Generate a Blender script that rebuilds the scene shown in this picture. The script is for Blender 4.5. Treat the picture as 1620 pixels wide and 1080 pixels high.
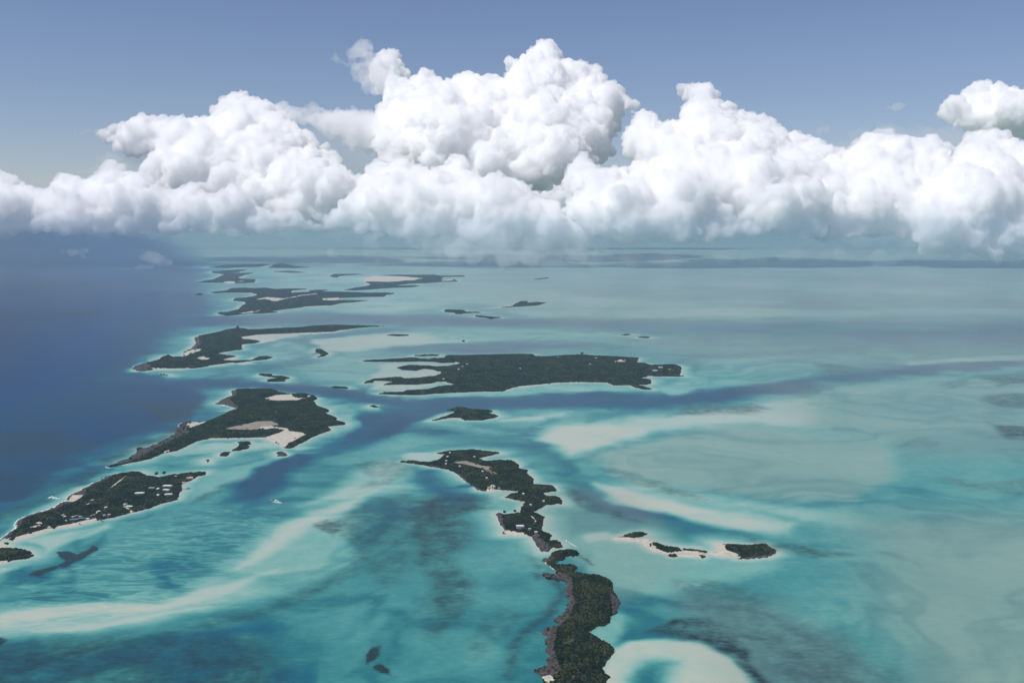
import bpy, bmesh, math, random
import numpy as np
from mathutils import Vector, noise, geometry
for o in list(bpy.data.objects): bpy.data.objects.remove(o)
S = bpy.context.scene
# ---------------------------------------------------------------- camera
F, H, Y0 = 1575.0, 700.0, 362.0          # focal length and eye level in photo pixels (1620 x 1080), height in metres
PITCH = math.atan((540 - Y0) / F)
cd = bpy.data.cameras.new('camera'); cd.sensor_width = 36; cd.lens = 36 * F / 1620
cd.clip_start = 1; cd.clip_end = 600000
cam = bpy.data.objects.new('camera', cd); S.collection.objects.link(cam)
cam.location = (0, 0, H); cam.rotation_euler = (math.pi / 2 - PITCH, 0, 0)
S.camera = cam
# ---------------------------------------------------------------- sky and sun
SUN_EL, SUN_AZ = math.radians(57), math.radians(-118)      # azimuth measured clockwise from straight ahead (+Y)
w = bpy.data.worlds.new('World'); S.world = w; w.use_nodes = True
nt = w.node_tree; bg = nt.nodes['Background']
sky = nt.nodes.new('ShaderNodeTexSky'); sky.sky_type = 'NISHITA'; sky.sun_disc = False
sky.sun_elevation = SUN_EL; sky.sun_rotation = SUN_AZ; sky.altitude = 700
sky.air_density = 1.0; sky.dust_density = 0.4; sky.ozone_density = 2.5
tn = nt.nodes.new('ShaderNodeMix'); tn.data_type = 'RGBA'; tn.blend_type = 'MULTIPLY'; tn.inputs[0].default_value = 1; tn.inputs[7].default_value = (1.05, .975, 1.07, 1)
nt.links.new(sky.outputs[0], tn.inputs[6]); nt.links.new(tn.outputs[2], bg.inputs[0]); bg.inputs[1].default_value = 0.082
sd = bpy.data.lights.new('sun', 'SUN'); sd.energy = 3.9; sd.angle = math.radians(0.53); sd.color = (1, .95, .89)
sun = bpy.data.objects.new('sun', sd); S.collection.objects.link(sun); sun.location = (0, 0, 9000)
sv = Vector((math.sin(SUN_AZ) * math.cos(SUN_EL), math.cos(SUN_AZ) * math.cos(SUN_EL), math.sin(SUN_EL)))
sun.rotation_euler = (-sv).to_track_quat('-Z', 'Y').to_euler()
S.view_settings.view_transform = 'Standard'; S.view_settings.look = 'None'
S.view_settings.exposure = 0; S.view_settings.gamma = 1; S.view_settings.use_curve_mapping = False
S.cycles.use_denoising = True; S.cycles.use_adaptive_sampling = True; S.cycles.adaptive_threshold = 0.02
S.cycles.max_bounces = 48; S.cycles.diffuse_bounces = 4; S.cycles.glossy_bounces = 2; S.cycles.transparent_max_bounces = 16
S.cycles.volume_bounces = 48
def tag(o, label=None, cat=None, group=None, kind=None):
    if label: o['label'] = label
    if cat: o['category'] = cat
    if group: o['group'] = group
    if kind: o['kind'] = kind
    return o
def link(o, parent=None):
    S.collection.objects.link(o)
    if parent is not None: o.parent = parent
    return o
def ray(u, v):
    up = (540 - v) / F
    return np.array([(u - 810) / F, math.cos(PITCH) + up * math.sin(PITCH), up * math.cos(PITCH) - math.sin(PITCH)])
def at(u, v, z=0.0):                      # point of the plane at height z seen at pixel u, v
    d = ray(u, v); t = (z - H) / d[2]
    return Vector((d[0] * t, d[1] * t, z))
def far(u, v, dist):                      # point seen at pixel u, v at a distance along +Y
    d = ray(u, v); t = dist / d[1]
    return Vector((d[0] * t, dist, H + d[2] * t))
def inpoly(P, poly):                      # P (n,2), poly (m,2) -> bool (n,)
    poly = np.asarray(poly, float); x, y = P[:, 0], P[:, 1]; r = np.zeros(len(P), bool); j = len(poly) - 1
    for i in range(len(poly)):
        xi, yi = poly[i]; xj, yj = poly[j]
        c = ((yi > y) != (yj > y)) & (x < (xj - xi) * (y - yi) / (yj - yi + 1e-12) + xi)
        r ^= c; j = i
    return r
def polydist(P, line, closed=True):       # distance from points to a polyline
    L = np.asarray(line, float); B = np.roll(L, -1, 0) if closed else L[1:]; A = L if closed else L[:-1]
    d = np.full(len(P), 1e18)
    for a, b in zip(A, B):
        e = b - a; q = ((P - a) @ e) / (e @ e + 1e-12); q = np.clip(q, 0, 1)
        d = np.minimum(d, ((P - a - q[:, None] * e) ** 2).sum(1))
    return np.sqrt(d)
# ---------------------------------------------------------------- noise helpers
def _h(ix, iy, s):
    n = (ix * 374761393 + iy * 668265263 + s * 1442695041) & 0x7fffffff
    n = ((n ^ (n >> 13)) * 1274126177) & 0x7fffffff
    return ((n ^ (n >> 16)) & 0xffff) / 65535.0
def vnoise(x, y, s=0):
    ix = np.floor(x).astype(np.int64); iy = np.floor(y).astype(np.int64); fx = x - ix; fy = y - iy
    fx = fx * fx * fx * (fx * (fx * 6 - 15) + 10); fy = fy * fy * fy * (fy * (fy * 6 - 15) + 10)
    a, b, c, d = _h(ix, iy, s), _h(ix + 1, iy, s), _h(ix, iy + 1, s), _h(ix + 1, iy + 1, s)
    return (a * (1 - fx) + b * fx) * (1 - fy) + (c * (1 - fx) + d * fx) * fy
def fbm(x, y, s=0, o=4):                  # about 0..1
    v = 0; a = .5; t = 0
    for k in range(o):
        v = v + a * vnoise(x, y, s + k); t += a; a *= .5; x = x * 2.03 + 17.1; y = y * 2.03 - 9.7
    return v / t
def sstep(a, b, x):
    t = np.clip((x - a) / (b - a + 1e-12), 0, 1); return t * t * (3 - 2 * t)
def Z(x0, y0, k, pts): return [(x0 + x / k, y0 + y / k) for x, y in pts]
def world(pts, z=0.0): return np.array([tuple(at(u, v, z))[:2] for u, v in pts])
def mat(name): 
    m = bpy.data.materials.new(name); m.use_nodes = True; t = m.node_tree
    return m, t, t.nodes['Principled BSDF']
def lin(r, g, b, k=1.0):
    f = lambda c: (c / 255 / 12.92 if c / 255 <= .04045 else ((c / 255 + .055) / 1.055) ** 2.4) * k
    return (f(r), f(g), f(b), 1)
# ---------------------------------------------------------------- island outlines, surveyed from the photograph and laid out on the sea plane
def fastmesh(name, V_, F_):
    F_ = np.asarray(F_); k = F_.shape[1]; me = bpy.data.meshes.new(name)
    me.vertices.add(len(V_)); me.vertices.foreach_set('co', np.asarray(V_, np.float32).ravel())
    me.loops.add(F_.size); me.loops.foreach_set('vertex_index', F_.ravel().astype(np.int32))
    me.polygons.add(len(F_)); me.polygons.foreach_set('loop_start', np.arange(0, F_.size, k, dtype=np.int32))
    me.update(calc_edges=True); return me
ISL = []
def island(key, outline, label, hmax=8, sand=(), mud=(), rock=(), scrub=None, bush=None, halo=45, group=None, inset=1.0, name='island'):
    ISL.append(dict(key=key, px=outline, label=label, hmax=hmax, sand=sand, mud=mud, rock=rock, scrub=scrub, bush=bush, halo=halo, group=group, inset=inset, name=name))
a = lambda p: Z(630, 700, 6, p); b = lambda p: Z(770, 850, 6, p); c = lambda p: Z(770, 960, 9, p)
island('A', a([(0,180),(60,176),(150,172),(210,180),(300,178),(380,160),(440,112),(360,102),(480,80),(600,76),(720,68),(860,86),(965,95),(890,120),(770,148),(830,172),(950,167),(1080,167),(1150,215),(1140,245),(1235,260),(1220,290),(1285,345),(1280,400),(1400,402),(1470,412),(1505,460),(1440,470),(1375,488),(1420,507),(1500,507),(1555,550),(1560,585),(1400,590),(1350,625),(1290,655),(1330,680),(1390,705),(1370,770),(1360,830),(1465,885),(1430,930),(1500,922),(1555,960),(1560,995),(1450,1005),(1420,1040),(1350,1035),(1300,960),(1250,885),(1100,880),(980,865),(1010,830),(960,770),(940,700),(920,680),(950,655),(1000,685),(1100,672),(1160,660),(1170,610),(1210,565),(1150,550),(1000,520),(1060,490),(1145,465),(1040,455),(960,455),(880,465),(800,460),(740,440),(640,370),(560,300),(480,260),(330,230),(180,205),(60,190)]),
  'long scrub island in the centre with a tan pond, narrowing to a white-roofed beach house', hmax=13,
  sand=[a([(440,108),(400,118),(300,160),(200,184),(300,184),(390,160)]), a([(765,146),(830,140),(850,165),(820,174)]), a([(1050,452),(1145,462),(1130,476),(1040,466)]), a([(1372,478),(1430,470),(1440,505),(1400,512)]), a([(1010,838),(1100,840),(1200,855),(1250,890),(1100,886),(1000,870)]), a([(830,462),(850,430),(880,400),(930,405),(905,440),(990,450),(880,470)]),
        a([(1245,680),(1262,672),(1310,745),(1302,785),(1285,780),(1290,750)])],
  mud=[a([(500,195),(560,180),(640,172),(720,195),(800,220),(890,230),(880,260),(965,308),(880,308),(830,265),(760,245),(640,215)])],
  rock=[a([(915,680),(950,650),(985,690),(990,760),(1020,830),(1080,845),(980,875),(940,760)]), a([(1260,880),(1330,880),(1400,960),(1450,1000),(1420,1045),(1340,1040),(1290,960)]), a([(560,300),(580,300),(660,375),(750,435),(800,455),(740,448),(630,375)])])
island('A2', b([(690,122),(820,118),(880,155),(850,180),(750,180),(750,210),(690,225),(650,237),(645,252),(740,262),(830,262),(860,290),(830,325),(960,352),(1060,355),(1150,390),(1195,430),(1195,500),(1240,560),(1285,620),(1240,680),(1250,720),(1170,750),(1170,800),(1130,840),(1040,850),(960,905),(1080,950),(1190,1030),(1235,1060)])
  + [(975,1030),(966,1040),(958,1049),(953,1058),(964,1071),(960,1082),(948,1110),(915,1135),(875,1128),(866,1092),(857,1071),(844,1064),(843,1060),(850,1057),(866,1052),(863,1043),(870,1037),(861,1031),(863,1025),(870,1023),(862,1019),(861,1012),(866,1008),(857,1003),(856,999),(861,994),(876,990),(884,987),(874,981),(881,977),(893,967),(897,958),(900,950),(893,942),(899,938),(892,933),(897,927),(893,920),(878,918),(865,916),(855,908),(863,907),(878,908),(879,904),(870,897),(863,891),(855,887),(860,884),(868,882),(873,875)],
  'rocky-shored scrub island running off the bottom edge beside a sandbar', hmax=15,
  sand=[b([(500,232),(560,240),(640,300),(660,325),(640,338),(590,300),(550,262)]), [(857,1071),(870,1068),(878,1075),(866,1082)], [(970,1024),(977,1026),(972,1032)]],
  rock=[[(840,1060),(866,1049),(858,1030),(868,1022),(858,1012),(854,1000),(862,990),(884,985),(872,980),(892,966),(899,950),(890,940),(892,928),(890,918),(866,914),(854,906),(885,906),(900,913),(908,925),(906,940),(910,955),(906,972),(896,985),(880,998),(880,1012),(876,1028),(882,1045),(888,1062),(870,1078)], [(965,938),(985,950),(978,968),(968,975)], [(976,1024),(978,1030),(960,1052),(956,1048)], b([(510,225),(600,190),(640,200),(600,240),(560,245)])], halo=25)
d = lambda p: Z(960, 820, 5.786, p)
island('B1', d([(45,178),(150,155),(250,125),(330,122),(368,140),(330,165),(290,182),(370,178),(395,195),(450,215),(540,250),(650,262),(800,280),(930,297),(920,330),(905,352),(870,365),(840,352),(740,352),(640,345),(620,358),(570,352),(550,322),(420,302),(350,262),(330,240),(270,212),(130,203),(60,190)]),
  'ragged sandy islet with three dark scrub clumps right of the long centre island', hmax=4, inset=0,
  sand=[d([(30,170),(1000,170),(1000,380),(30,380)])], scrub=[d([(150,157),(250,127),(330,124),(366,140),(330,163),(250,180)]), d([(385,225),(450,222),(540,252),(650,267),(800,284),(925,299),(900,314),(800,300),(700,292),(620,307),(560,312),(470,282),(400,257)]), d([(555,334),(620,327),(650,342),(620,356),(575,350)]), d([(845,337),(912,342),(900,353),(870,363)])])
island('B2', d([(980,222),(1100,232),(1300,242),(1400,230),(1465,232),(1500,265),(1560,290),(1550,330),(1480,355),(1300,372),(1180,375),(1225,352),(1130,353),(1030,346),(942,324),(942,305),(1010,285),(1000,250)]),
  'compact dark scrub islet with a wedge of sand on its left side', hmax=6,
  sand=[d([(925,210),(1085,234),(1085,265),(1100,290),(1170,312),(1240,345),(1200,366),(1130,362),(1030,358),(925,335)])], rock=[d([(1500,265),(1565,290),(1550,335),(1480,358),(1300,376),(1180,378),(1200,362),(1300,358),(1470,338),(1530,315),(1530,290)])])
island('C', [(-90,892),(-40,868),(0,853),(7,848),(17,840),(26,835),(23,829),(28,823),(39,818),(53,813),(72,808),(84,803),(97,795),(108,792),(107,786),(113,782),(128,775),(138,770),(147,764),(155,762),(169,754),(180,750),(203,747.5),(212,746.5),(225,748),(230,752),(241,753),(252,754),(268,752),(289,749),(305,747),(317,745.5),(326,747),(325,751),(311,754),(305,759),(294,763),(287,768),(288,774),(283,782),(281,790),(267,794),(250,799),(233,805),(212,811),(194,815),(178,819),(161,822),(150,824),(133,828),(111,833),(94,835),(67,842),(48,848),(23,856),(14,853),(8,851),(0,856),(-50,878)],
  'scrub island at the left edge with scattered white-roofed houses and a sandy beach', hmax=13,
  sand=[[(153,819),(133,823.5),(111,828.5),(94,831.5),(70,837),(48,843),(26,849),(15,860),(48,851),(70,845),(111,836),(153,827)], [(108,793),(113,784),(133,783),(128,788),(115,795)], [(30,838),(55,835),(64,832),(69,827),(62,825),(55,827),(60,830),(50,833)], [(181,803),(190,801),(200,805),(206,811),(213,811),(208,806),(197,801)], [(293,755),(305,753.5),(307,758),(296,758)], [(286,763),(293,761),(296,764),(288,765)], [(303,744.5),(315,744.5),(314,747.5),(306,748)], [(167,779),(172,776),(202,753),(199,752.5),(180,766)], [(126,804),(130,799.5),(141,796),(145,798),(155,799),(146,801.5),(137,799),(131,804)], [(143,791),(150,788.5),(151,790),(145,793)], [(96,815),(104,812),(98,818),(104,826),(108,823),(101,822)], [(246,752.5),(256,753),(254,756),(248,755.5)], [(112,817.5),(122,815),(135,817.5),(148,813.5),(157,807),(158,808.5),(149,815),(135,819),(122,816.8),(113,819)]],
  rock=[[(-95,895),(0,850),(20,838),(22,828),(30,821),(55,812),(86,801),(100,793),(112,780),(140,768),(170,753),(182,749),(190,750),(170,760),(140,776),(118,797),(88,808),(62,816),(40,822),(32,832),(20,846),(0,860)]])
island('C2', [(-90,895),(-30,870),(0,858),(10,858),(16,863),(11,866),(30,868),(44,871),(49,876),(55,880),(40,884),(25,886),(15,888),(0,892.5),(-70,912)],
  'low dark scrub point with pale sand patches at the far left edge', hmax=5,
  sand=[[(-90,870),(0,856),(18,862),(14,866.5),(0,867.5),(-70,880)], [(-30,889),(12,886.5),(14,890),(0,894),(-30,902)]])
e = lambda p: Z(160, 600, 6, p); f = lambda p: Z(330, 600, 7.043, p)
island('D', e([(45,830),(80,815),(250,750),(330,700),(340,655),(430,650),(520,610),(600,570),(690,520),(720,460),(770,410),(830,402),(980,400),(1010,395),(1120,350),(1200,310),(1290,280),(1170,240),(1080,235),(1150,190),(1240,155),(1230,115),(1300,97)]) + f([(600,108),(720,113),(800,147),(900,162),(1050,162),(1140,165),(1180,180),(1215,215),(1170,240),(1215,300),(1340,340),(1340,365),(1290,370),(1430,430),(1420,455),(1530,490),(1520,505),(1320,525),(1365,565),(1270,600),(1150,650),(1000,730),(920,770),(850,770),(800,735),(700,690),(640,660),(540,657),(300,662),(100,667)]) + e([(1000,570),(900,590),(800,640),(720,680),(600,700),(450,760),(250,800),(80,836)]),
  'large scrub island on the left tapering to a rocky point, with two pale sand flats', hmax=12,
  sand=[f([(610,215),(750,175),(930,165),(945,195),(1000,205),(1090,205),(1110,175),(1145,172),(1130,205),(1040,220),(1030,240),(850,250),(740,255)]), f([(580,560),(570,530),(700,520),(900,550),(890,575),(1120,600),(1030,655),(900,715),(850,760),(800,740),(640,664),(640,640),(770,600),(835,570),(780,560),(720,555),(640,570)]), f([(0,655),(300,652),(540,648),(640,645),(660,670),(300,668),(0,674)]), e([(805,432),(850,403),(1005,400),(960,430),(880,455),(850,467)]), e([(580,690),(640,670),(660,680),(600,698)])],
  mud=[f([(150,572),(190,545),(300,520),(450,490),(550,467),(720,467),(780,500),(790,522),(700,520),(580,555),(500,580),(300,578)])],
  rock=[e([(40,835),(330,690),(420,640),(690,510),(720,450),(770,395),(830,398),(815,490),(860,510),(700,580),(580,640),(450,715),(250,795)]), e([(1080,225),(1240,150),(1230,110),(1290,95),(1290,150),(1220,200),(1310,270),(1285,290),(1170,250)])])
island('D2', f([(310,700),(450,695),(480,720),(430,735),(460,750),(440,770),(350,795),(250,800),(330,750),(340,720)]), 'zigzag scrub islet in the pale lagoon below the large left island', hmax=4)
island('D3', f([(125,855),(140,820),(200,805),(250,810),(230,840),(180,858)]), 'round scrub islet at the lower tip of the zigzag islet', hmax=3, name='islet')
island('D4', f([(750,805),(830,803),(890,840),(860,858),(770,862)]), 'brown rocky islet at the end of the dark lagoon channel', hmax=3, rock=[f([(700,780),(950,780),(950,880),(700,880)])], name='islet')
island('D5', e([(985,765),(1015,755),(1035,772),(1025,797),(1000,790)]), 'tiny brown rock alone in the shallows left of the round islet', hmax=3, rock=[e([(950,740),(1060,740),(1060,820),(950,820)])], name='islet')
g = lambda p: Z(200, 500, 6.75, p); h = lambda p: Z(370, 500, 5.586, p)
island('E', g([(55,560),(80,535),(130,520),(210,500),(300,480),(335,468),(370,445),(430,420),(450,415),(500,440),(600,430),(610,385),(660,360),(690,345),(710,320),(740,300),(720,240),(750,220),(830,200),(980,172),(1050,148),(1150,132),(1185,120),(1230,130),(1290,138),(1310,145),(1460,142)]) + h([(130,118),(350,113),(560,103),(700,87),(900,79),(1050,83),(1200,87),(1350,90),(1200,95),(1050,110),(950,125),(880,145),(680,160),(550,158),(400,155),(320,165),(200,170),(90,190),(80,205),(200,215),(240,225),(180,240),(80,250),(65,270),(75,295),(0,305)]) + g([(1100,375),(950,400),(1060,415),(1180,430),(1080,450),(1025,470),(1150,476),(1330,470),(1400,437),(1500,432),(1565,440),(1500,465),(1400,472),(1150,502),(1000,522),(870,537),(700,562),(500,572),(300,572),(180,590),(100,582)]),
  'hook-shaped scrub island at left with a long thin arm reaching right', hmax=16,
  sand=[g([(730,447),(820,430),(910,452),(830,482)]), g([(1025,476),(1080,452),(1150,440),(1390,430),(1340,472),(1130,480)]), g([(590,442),(612,395),(690,358),(805,348),(795,375),(680,412),(620,437)]), g([(250,552),(500,560),(700,552),(700,566),(500,576),(280,574)]), g([(870,530),(1150,494),(1150,505),(1000,526),(870,540)]), h([(80,206),(60,185),(200,164),(330,158),(560,150),(880,138),(960,118),(980,128),(880,150),(550,164),(330,170),(200,176)])],
  rock=[g([(50,570),(80,530),(210,498),(260,540),(230,590),(100,590)]), g([(700,260),(720,235),(770,215),(790,260),(790,310),(740,350),(660,362),(690,340)])])
k = lambda p: Z(560, 550, 6, p); l = lambda p: Z(820, 550, 6, p)
island('F', k([(75,125),(200,118),(400,110),(500,100),(580,97),(640,110),(700,112),(770,95),(850,98),(880,74),(1000,74),(1300,68),(1620,65)]) + l([(140,64),(170,84),(300,86),(420,74),(600,66),(740,78),(870,82),(1000,90),(1150,100),(1140,112),(1120,142),(1210,148),(1260,168),(1400,162),(1500,164),(1550,188),(1545,230),(1530,265),(1580,273),(1280,274),(1230,274),(1175,290),(1260,305),(1265,340),(1200,352),(1130,355),(1200,370),(1280,395),(1200,400),(1100,375),(1050,355),(900,358),(860,340),(700,333),(550,333),(350,341),(150,361),(0,376)]) + k([(1500,385),(1420,415),(1200,418),(1000,425),(800,435),(620,450),(450,448),(220,440),(280,428),(460,425),(490,410),(680,400),(800,370),(940,352),(870,328),(790,325),(760,335),(600,350),(400,350),(270,355),(350,332),(365,320),(200,312),(180,335),(100,338),(110,320),(180,300),(440,280),(470,287),(480,297),(600,290),(740,272),(825,245),(800,225),(720,210),(640,205),(600,220),(450,210),(405,190),(480,174),(540,166),(640,172),(740,177),(770,182),(900,177),(1005,150),(985,140),(960,142),(820,145),(760,135),(650,130),(400,135),(200,135),(100,130)]),
  'biggest island, dark scrub in the middle distance with crescent bays on its left', hmax=13,
  sand=[l([(-5,366),(150,353),(350,333),(550,325),(850,332),(865,343),(700,338),(550,338),(350,346),(150,366),(-5,382)]), k([(1410,418),(1440,402),(1500,380),(1620,364),(1620,382),(1500,392)]), k([(640,200),(720,205),(805,220),(850,238),(830,250),(745,280),(760,262),(800,243),(790,232),(720,218),(640,213)]), k([(785,319),(870,322),(955,350),(925,360),(860,338),(790,333)]), l([(885,140),(960,112),(1030,115),(1010,150),(900,153)]), k([(1350,128),(1380,110),(1440,118),(1420,132)]), k([(1500,168),(1550,147),(1600,148),(1560,168)]), l([(1395,205),(1430,198),(1465,210),(1430,216)]), l([(1165,290),(1230,268),(1280,270),(1240,290),(1180,297)]), k([(760,98),(830,74),(850,100),(790,106)]), k([(940,136),(985,134),(1012,150),(960,168),(975,150)])])
island('F2', k([(550,76),(700,67),(820,67),(780,78),(640,82)]), 'thin scrub spit just above the left arm of the biggest island', hmax=3, name='islet')
m_ = lambda p: Z(630, 635, 9.53, p)
island('G', m_([(720,130),(800,118),(860,94),(940,88),(1030,97),(1080,118),(1350,127),(1440,155),(1370,175),(1450,195),(1505,225),(1440,255),(1250,285),(1000,287),(940,255),(820,252),(700,262),(560,287),(460,292),(560,272),(700,227),(820,187),(860,160),(820,138)]),
  'fish-shaped scrub islet with pale sand tails between two channels', hmax=7, sand=[m_([(700,255),(820,245),(945,245),(940,262),(820,262),(700,270)]), m_([(1365,172),(1450,158),(1500,200),(1450,200)])])
n_ = lambda p: Z(300, 420, 7.364, p); q = lambda p: Z(480, 420, 5.786, p)
island('H1', n_([(240,317),(420,292),(480,266),(640,262),(760,267),(900,261),(1000,277),(1160,270),(1370,274),(1200,292),(1180,320),(1370,312),(1400,292)]) + q([(100,227),(230,224),(150,237),(350,243),(600,251),(760,250),(845,256),(760,271),(740,285),(560,289),(350,298),(300,318),(420,318),(590,322),(480,335),(350,345),(230,371),(0,383)]) + n_([(1250,493),(940,535),(1050,545),(850,560),(680,562),(500,580),(440,587),(320,562),(330,548),(430,545),(560,512),(620,462),(660,440),(640,422),(500,410),(530,383),(640,377),(720,360),(795,341),(720,322),(560,316),(420,316),(300,326)]),
  'distant ragged island with sandy bays and flats behind the hook-shaped island', hmax=14,
  sand=[n_([(650,321),(720,317),(800,340),(720,366),(700,345)]), n_([(770,392),(900,368),(1100,383),(1300,345),(1490,322),(1500,345),(1300,367),(1100,402),(1000,428),(900,402),(800,407)]), n_([(560,555),(740,530),(850,515),(760,552),(620,562)]), q([(160,302),(350,292),(300,322),(200,328)]), n_([(760,285),(830,278),(910,280),(850,292)]), n_([(1185,295),(1370,280),(1370,300),(1190,318)]), q([(0,377),(230,365),(230,374),(0,388)])])
island('H2', q([(370,226),(450,207),(560,192),(615,177),(570,150),(545,122),(600,100),(720,93),(860,84),(1100,87),(1200,84),(1270,95),(1480,93),(1470,103),(1290,106),(1250,125),(1370,121),(1420,146),(1260,151),(1150,161),(980,166),(820,186),(1000,183),(1075,189),(1000,199),(800,206),(600,221),(450,229)]),
  'far island enclosing a broad cream sand flat', hmax=12, sand=[q([(530,120),(590,98),(720,94),(900,99),(1112,117),(1000,141),(780,156),(620,148),(560,150)]), q([(1258,128),(1370,122),(1380,138),(1270,146)])])
island('H3', n_([(80,196),(200,172),(280,163),(350,124),(440,94),(560,88),(760,88),(640,112),(560,140),(600,155),(770,160),(750,200),(560,208),(380,202),(200,202)]), 'far grey island with a short sand strip, uppermost left of the larger ones', hmax=12, sand=[n_([(375,196),(450,180),(540,188),(530,206),(400,203)]), n_([(560,182),(640,178),(640,193),(560,193)])])
island('H4', n_([(65,340),(100,322),(155,328),(130,346)]), 'lone small rock off the left end of the distant ragged island', hmax=8, name='islet')
r_ = lambda p: Z(300, 370, 5.4, p)
island('H5', r_([(140,287),(300,268),(640,258),(680,266),(600,281),(300,292)]), 'faint long low island near the horizon, left one', hmax=12)
island('H6', r_([(670,291),(720,262),(780,254),(840,262),(900,277),(1050,286),(900,293)]), 'faint humped island near the horizon with a hill in its middle', hmax=40)
island('H7', r_([(190,320),(400,306),(500,306),(420,326),(300,346),(200,336)]), 'faint low island close above the grey island with the sand strip', hmax=10)
island('H8', r_([(700,321),(860,316),(1000,330),(860,333)]), 'faint thin strip of land below the humped far island', hmax=8)
island('H9', r_([(1190,362),(1230,344),(1400,342),(1480,346),(1300,357),(1250,376)]), 'faint dark island behind the cream sand flat', hmax=10)
t_ = lambda p: Z(690, 430, 4.5, p)
island('I1', t_([(55,276),(70,269),(200,273),(215,286),(340,290),(200,296),(180,302),(140,300),(130,291),(60,286)]), 'dark flat islet in the far channel, left of a matching pair', hmax=8, name='islet')
island('I2', t_([(270,313),(330,313),(390,320),(470,325),(410,332),(390,338),(350,326),(280,320)]), 'dark flat islet in the far channel, right and lower of a matching pair', hmax=8, name='islet')
island('I3', t_([(500,236),(560,229),(600,210),(660,212),(640,222),(720,216),(785,221),(730,238),(600,248),(400,258),(520,245)]), 'far dark islet with a thin sandy tail reaching left', hmax=9, sand=[t_([(490,232),(560,228),(550,245),(400,262)])], name='islet')
island('I4', t_([(690,53),(740,46),(800,41),(800,47),(730,54)]), 'faint sliver of an islet alone under the middle of the cloud bank', hmax=6, name='islet')
island('I5', t_([(1310,452),(1350,443),(1390,447),(1350,454)]), 'left one of two sliver islets above the biggest island', hmax=5, name='islet')
island('I6', t_([(1420,468),(1470,462),(1525,466),(1515,471)]), 'right one of two sliver islets above the biggest island', hmax=5, name='islet')
island('I7', t_([(176,497),(190,488),(206,488),(200,498)]), 'speck of dark rock on the pale bank above the biggest island', hmax=5, name='islet')
island('J1', h([(720,297),(740,288),(790,298),(840,335),(800,355),(730,368),(770,342),(720,317)]), 'bent dark islet at the mouth of the pale blue lagoon', hmax=6, name='islet')
island('J2', h([(210,517),(240,509),(340,516),(350,531),(430,531),(500,548),(450,560),(455,578),(300,582),(290,566),(400,547),(270,533)]), 'forked dark islet in the channel between the hook-shaped and large left islands', hmax=6, name='islet')
island('J3', h([(860,628),(900,622),(1020,632),(1000,641),(900,638)]), 'thin dark islet off the right shoulder of the large left island', hmax=5, name='islet')
island('J4', h([(1350,171),(1400,162),(1540,166),(1555,172),(1450,178)]), 'thin dark islet on the pale flats right of the long thin arm', hmax=5, name='islet')
island('J5', g([(340,625),(370,613),(440,621),(480,640),(400,632)]), 'low brown rock just below the pointed end of the hook-shaped island', hmax=4, rock=[g([(300,600),(520,600),(520,660),(300,660)])], name='islet')
island('J6', Z(560,540,3,[(75,308),(95,303),(118,310),(98,316)]), 'small dark islet left of the fish-shaped islet', hmax=3, name='islet')
for I in ISL:                             # outlines on the sea plane, coast roughened
    w0 = world(I['px']); rng = np.random.default_rng(len(I['px']) * 7 + int(w0[0, 1]) % 97)
    dist = np.hypot(*w0.mean(0)); step = 2.4 * dist / F; out = []
    for p, p2 in zip(w0, np.roll(w0, -1, 0)):
        e_ = p2 - p; L = np.hypot(e_[0], e_[1] * .3); n = int(np.clip(L / step, 1, 14))
        for j in range(n):
            t = j / n; x = p + e_ * t
            if j: x = x + rng.normal(0, 1, 2) * np.array([.32, .8]) * step * (1.0 if dist < 3600 else .6)
            out.append(x)
    I['w'] = np.array(out); I['dist'] = dist; I['c'] = w0.mean(0)
    for kk in ('sand', 'mud', 'rock'): I['w' + kk] = [world(p) for p in I[kk]]
    I['wscrub'] = None if I['scrub'] is None else [world(p) for p in I['scrub']]
# ---------------------------------------------------------------- the sea: one sheet out to the horizon, finer towards the front
cols = np.concatenate([[-60, -20, -8, -4, -2.2, -1.5, -1.1], np.arange(-.86, .8601, 2.6 / F), [1.1, 1.5, 2.2, 4, 8, 20, 60]])
vs = np.concatenate([np.arange(363.5, 420, .8), np.arange(420, 600, 1.3), np.arange(600, 1190, 2.2)])
rows = np.concatenate([[-60000, -15000, -4000, -1000, 0, 500, 900], sorted([H * 1.0 / ((v - Y0) / F) for v in vs]), [1.4e6]])
A_, R_ = np.meshgrid(cols, rows); ye = np.maximum(R_, 900.0)
X = (A_ * ye).ravel(); Yw = R_.ravel(); Ye = ye.ravel()
dep = Ye * math.cos(PITCH) + H * math.sin(PITCH)
U = 810 + F * X / dep; V = 540 - F * (-H * math.cos(PITCH) + Ye * math.sin(PITCH)) / dep
# natural irregularity of the sea bed edges
wu = (fbm(X / 260, Yw / 260, 5) - .5); wv = (fbm(X / 260, Yw / 260, 25) - .5)
sc = np.clip((V - Y0) / 400, .08, 1.3)
PU = U + wu * 46 * sc + (fbm(X / 60, Yw / 60, 9, 3) - .5) * 10 * sc; PV = V + wv * 20 * sc + (fbm(X / 60, Yw / 60, 19, 3) - .5) * 5 * sc
KY = 2.4
def weight(poly, fe):
    p = np.array(poly, float) * (1, KY); P = np.stack([PU, PV * KY], 1)
    lo = p.min(0) - fe * 1.1; hi = p.max(0) + fe * 1.1
    idx = np.nonzero((P[:, 0] > lo[0]) & (P[:, 0] < hi[0]) & (P[:, 1] > lo[1]) & (P[:, 1] < hi[1]))[0]
    wgt = np.zeros(len(P))
    if len(idx):
        q = P[idx]; dd = polydist(q, p); s = np.where(inpoly(q, p), dd, -dd)
        wgt[idx] = sstep(-fe, fe, s)
    return wgt
depth = np.full(len(X), 3.0); grass_shade = np.zeros(len(X)); ripple = np.zeros(len(X)); silt_haze = np.zeros(len(X))
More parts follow.
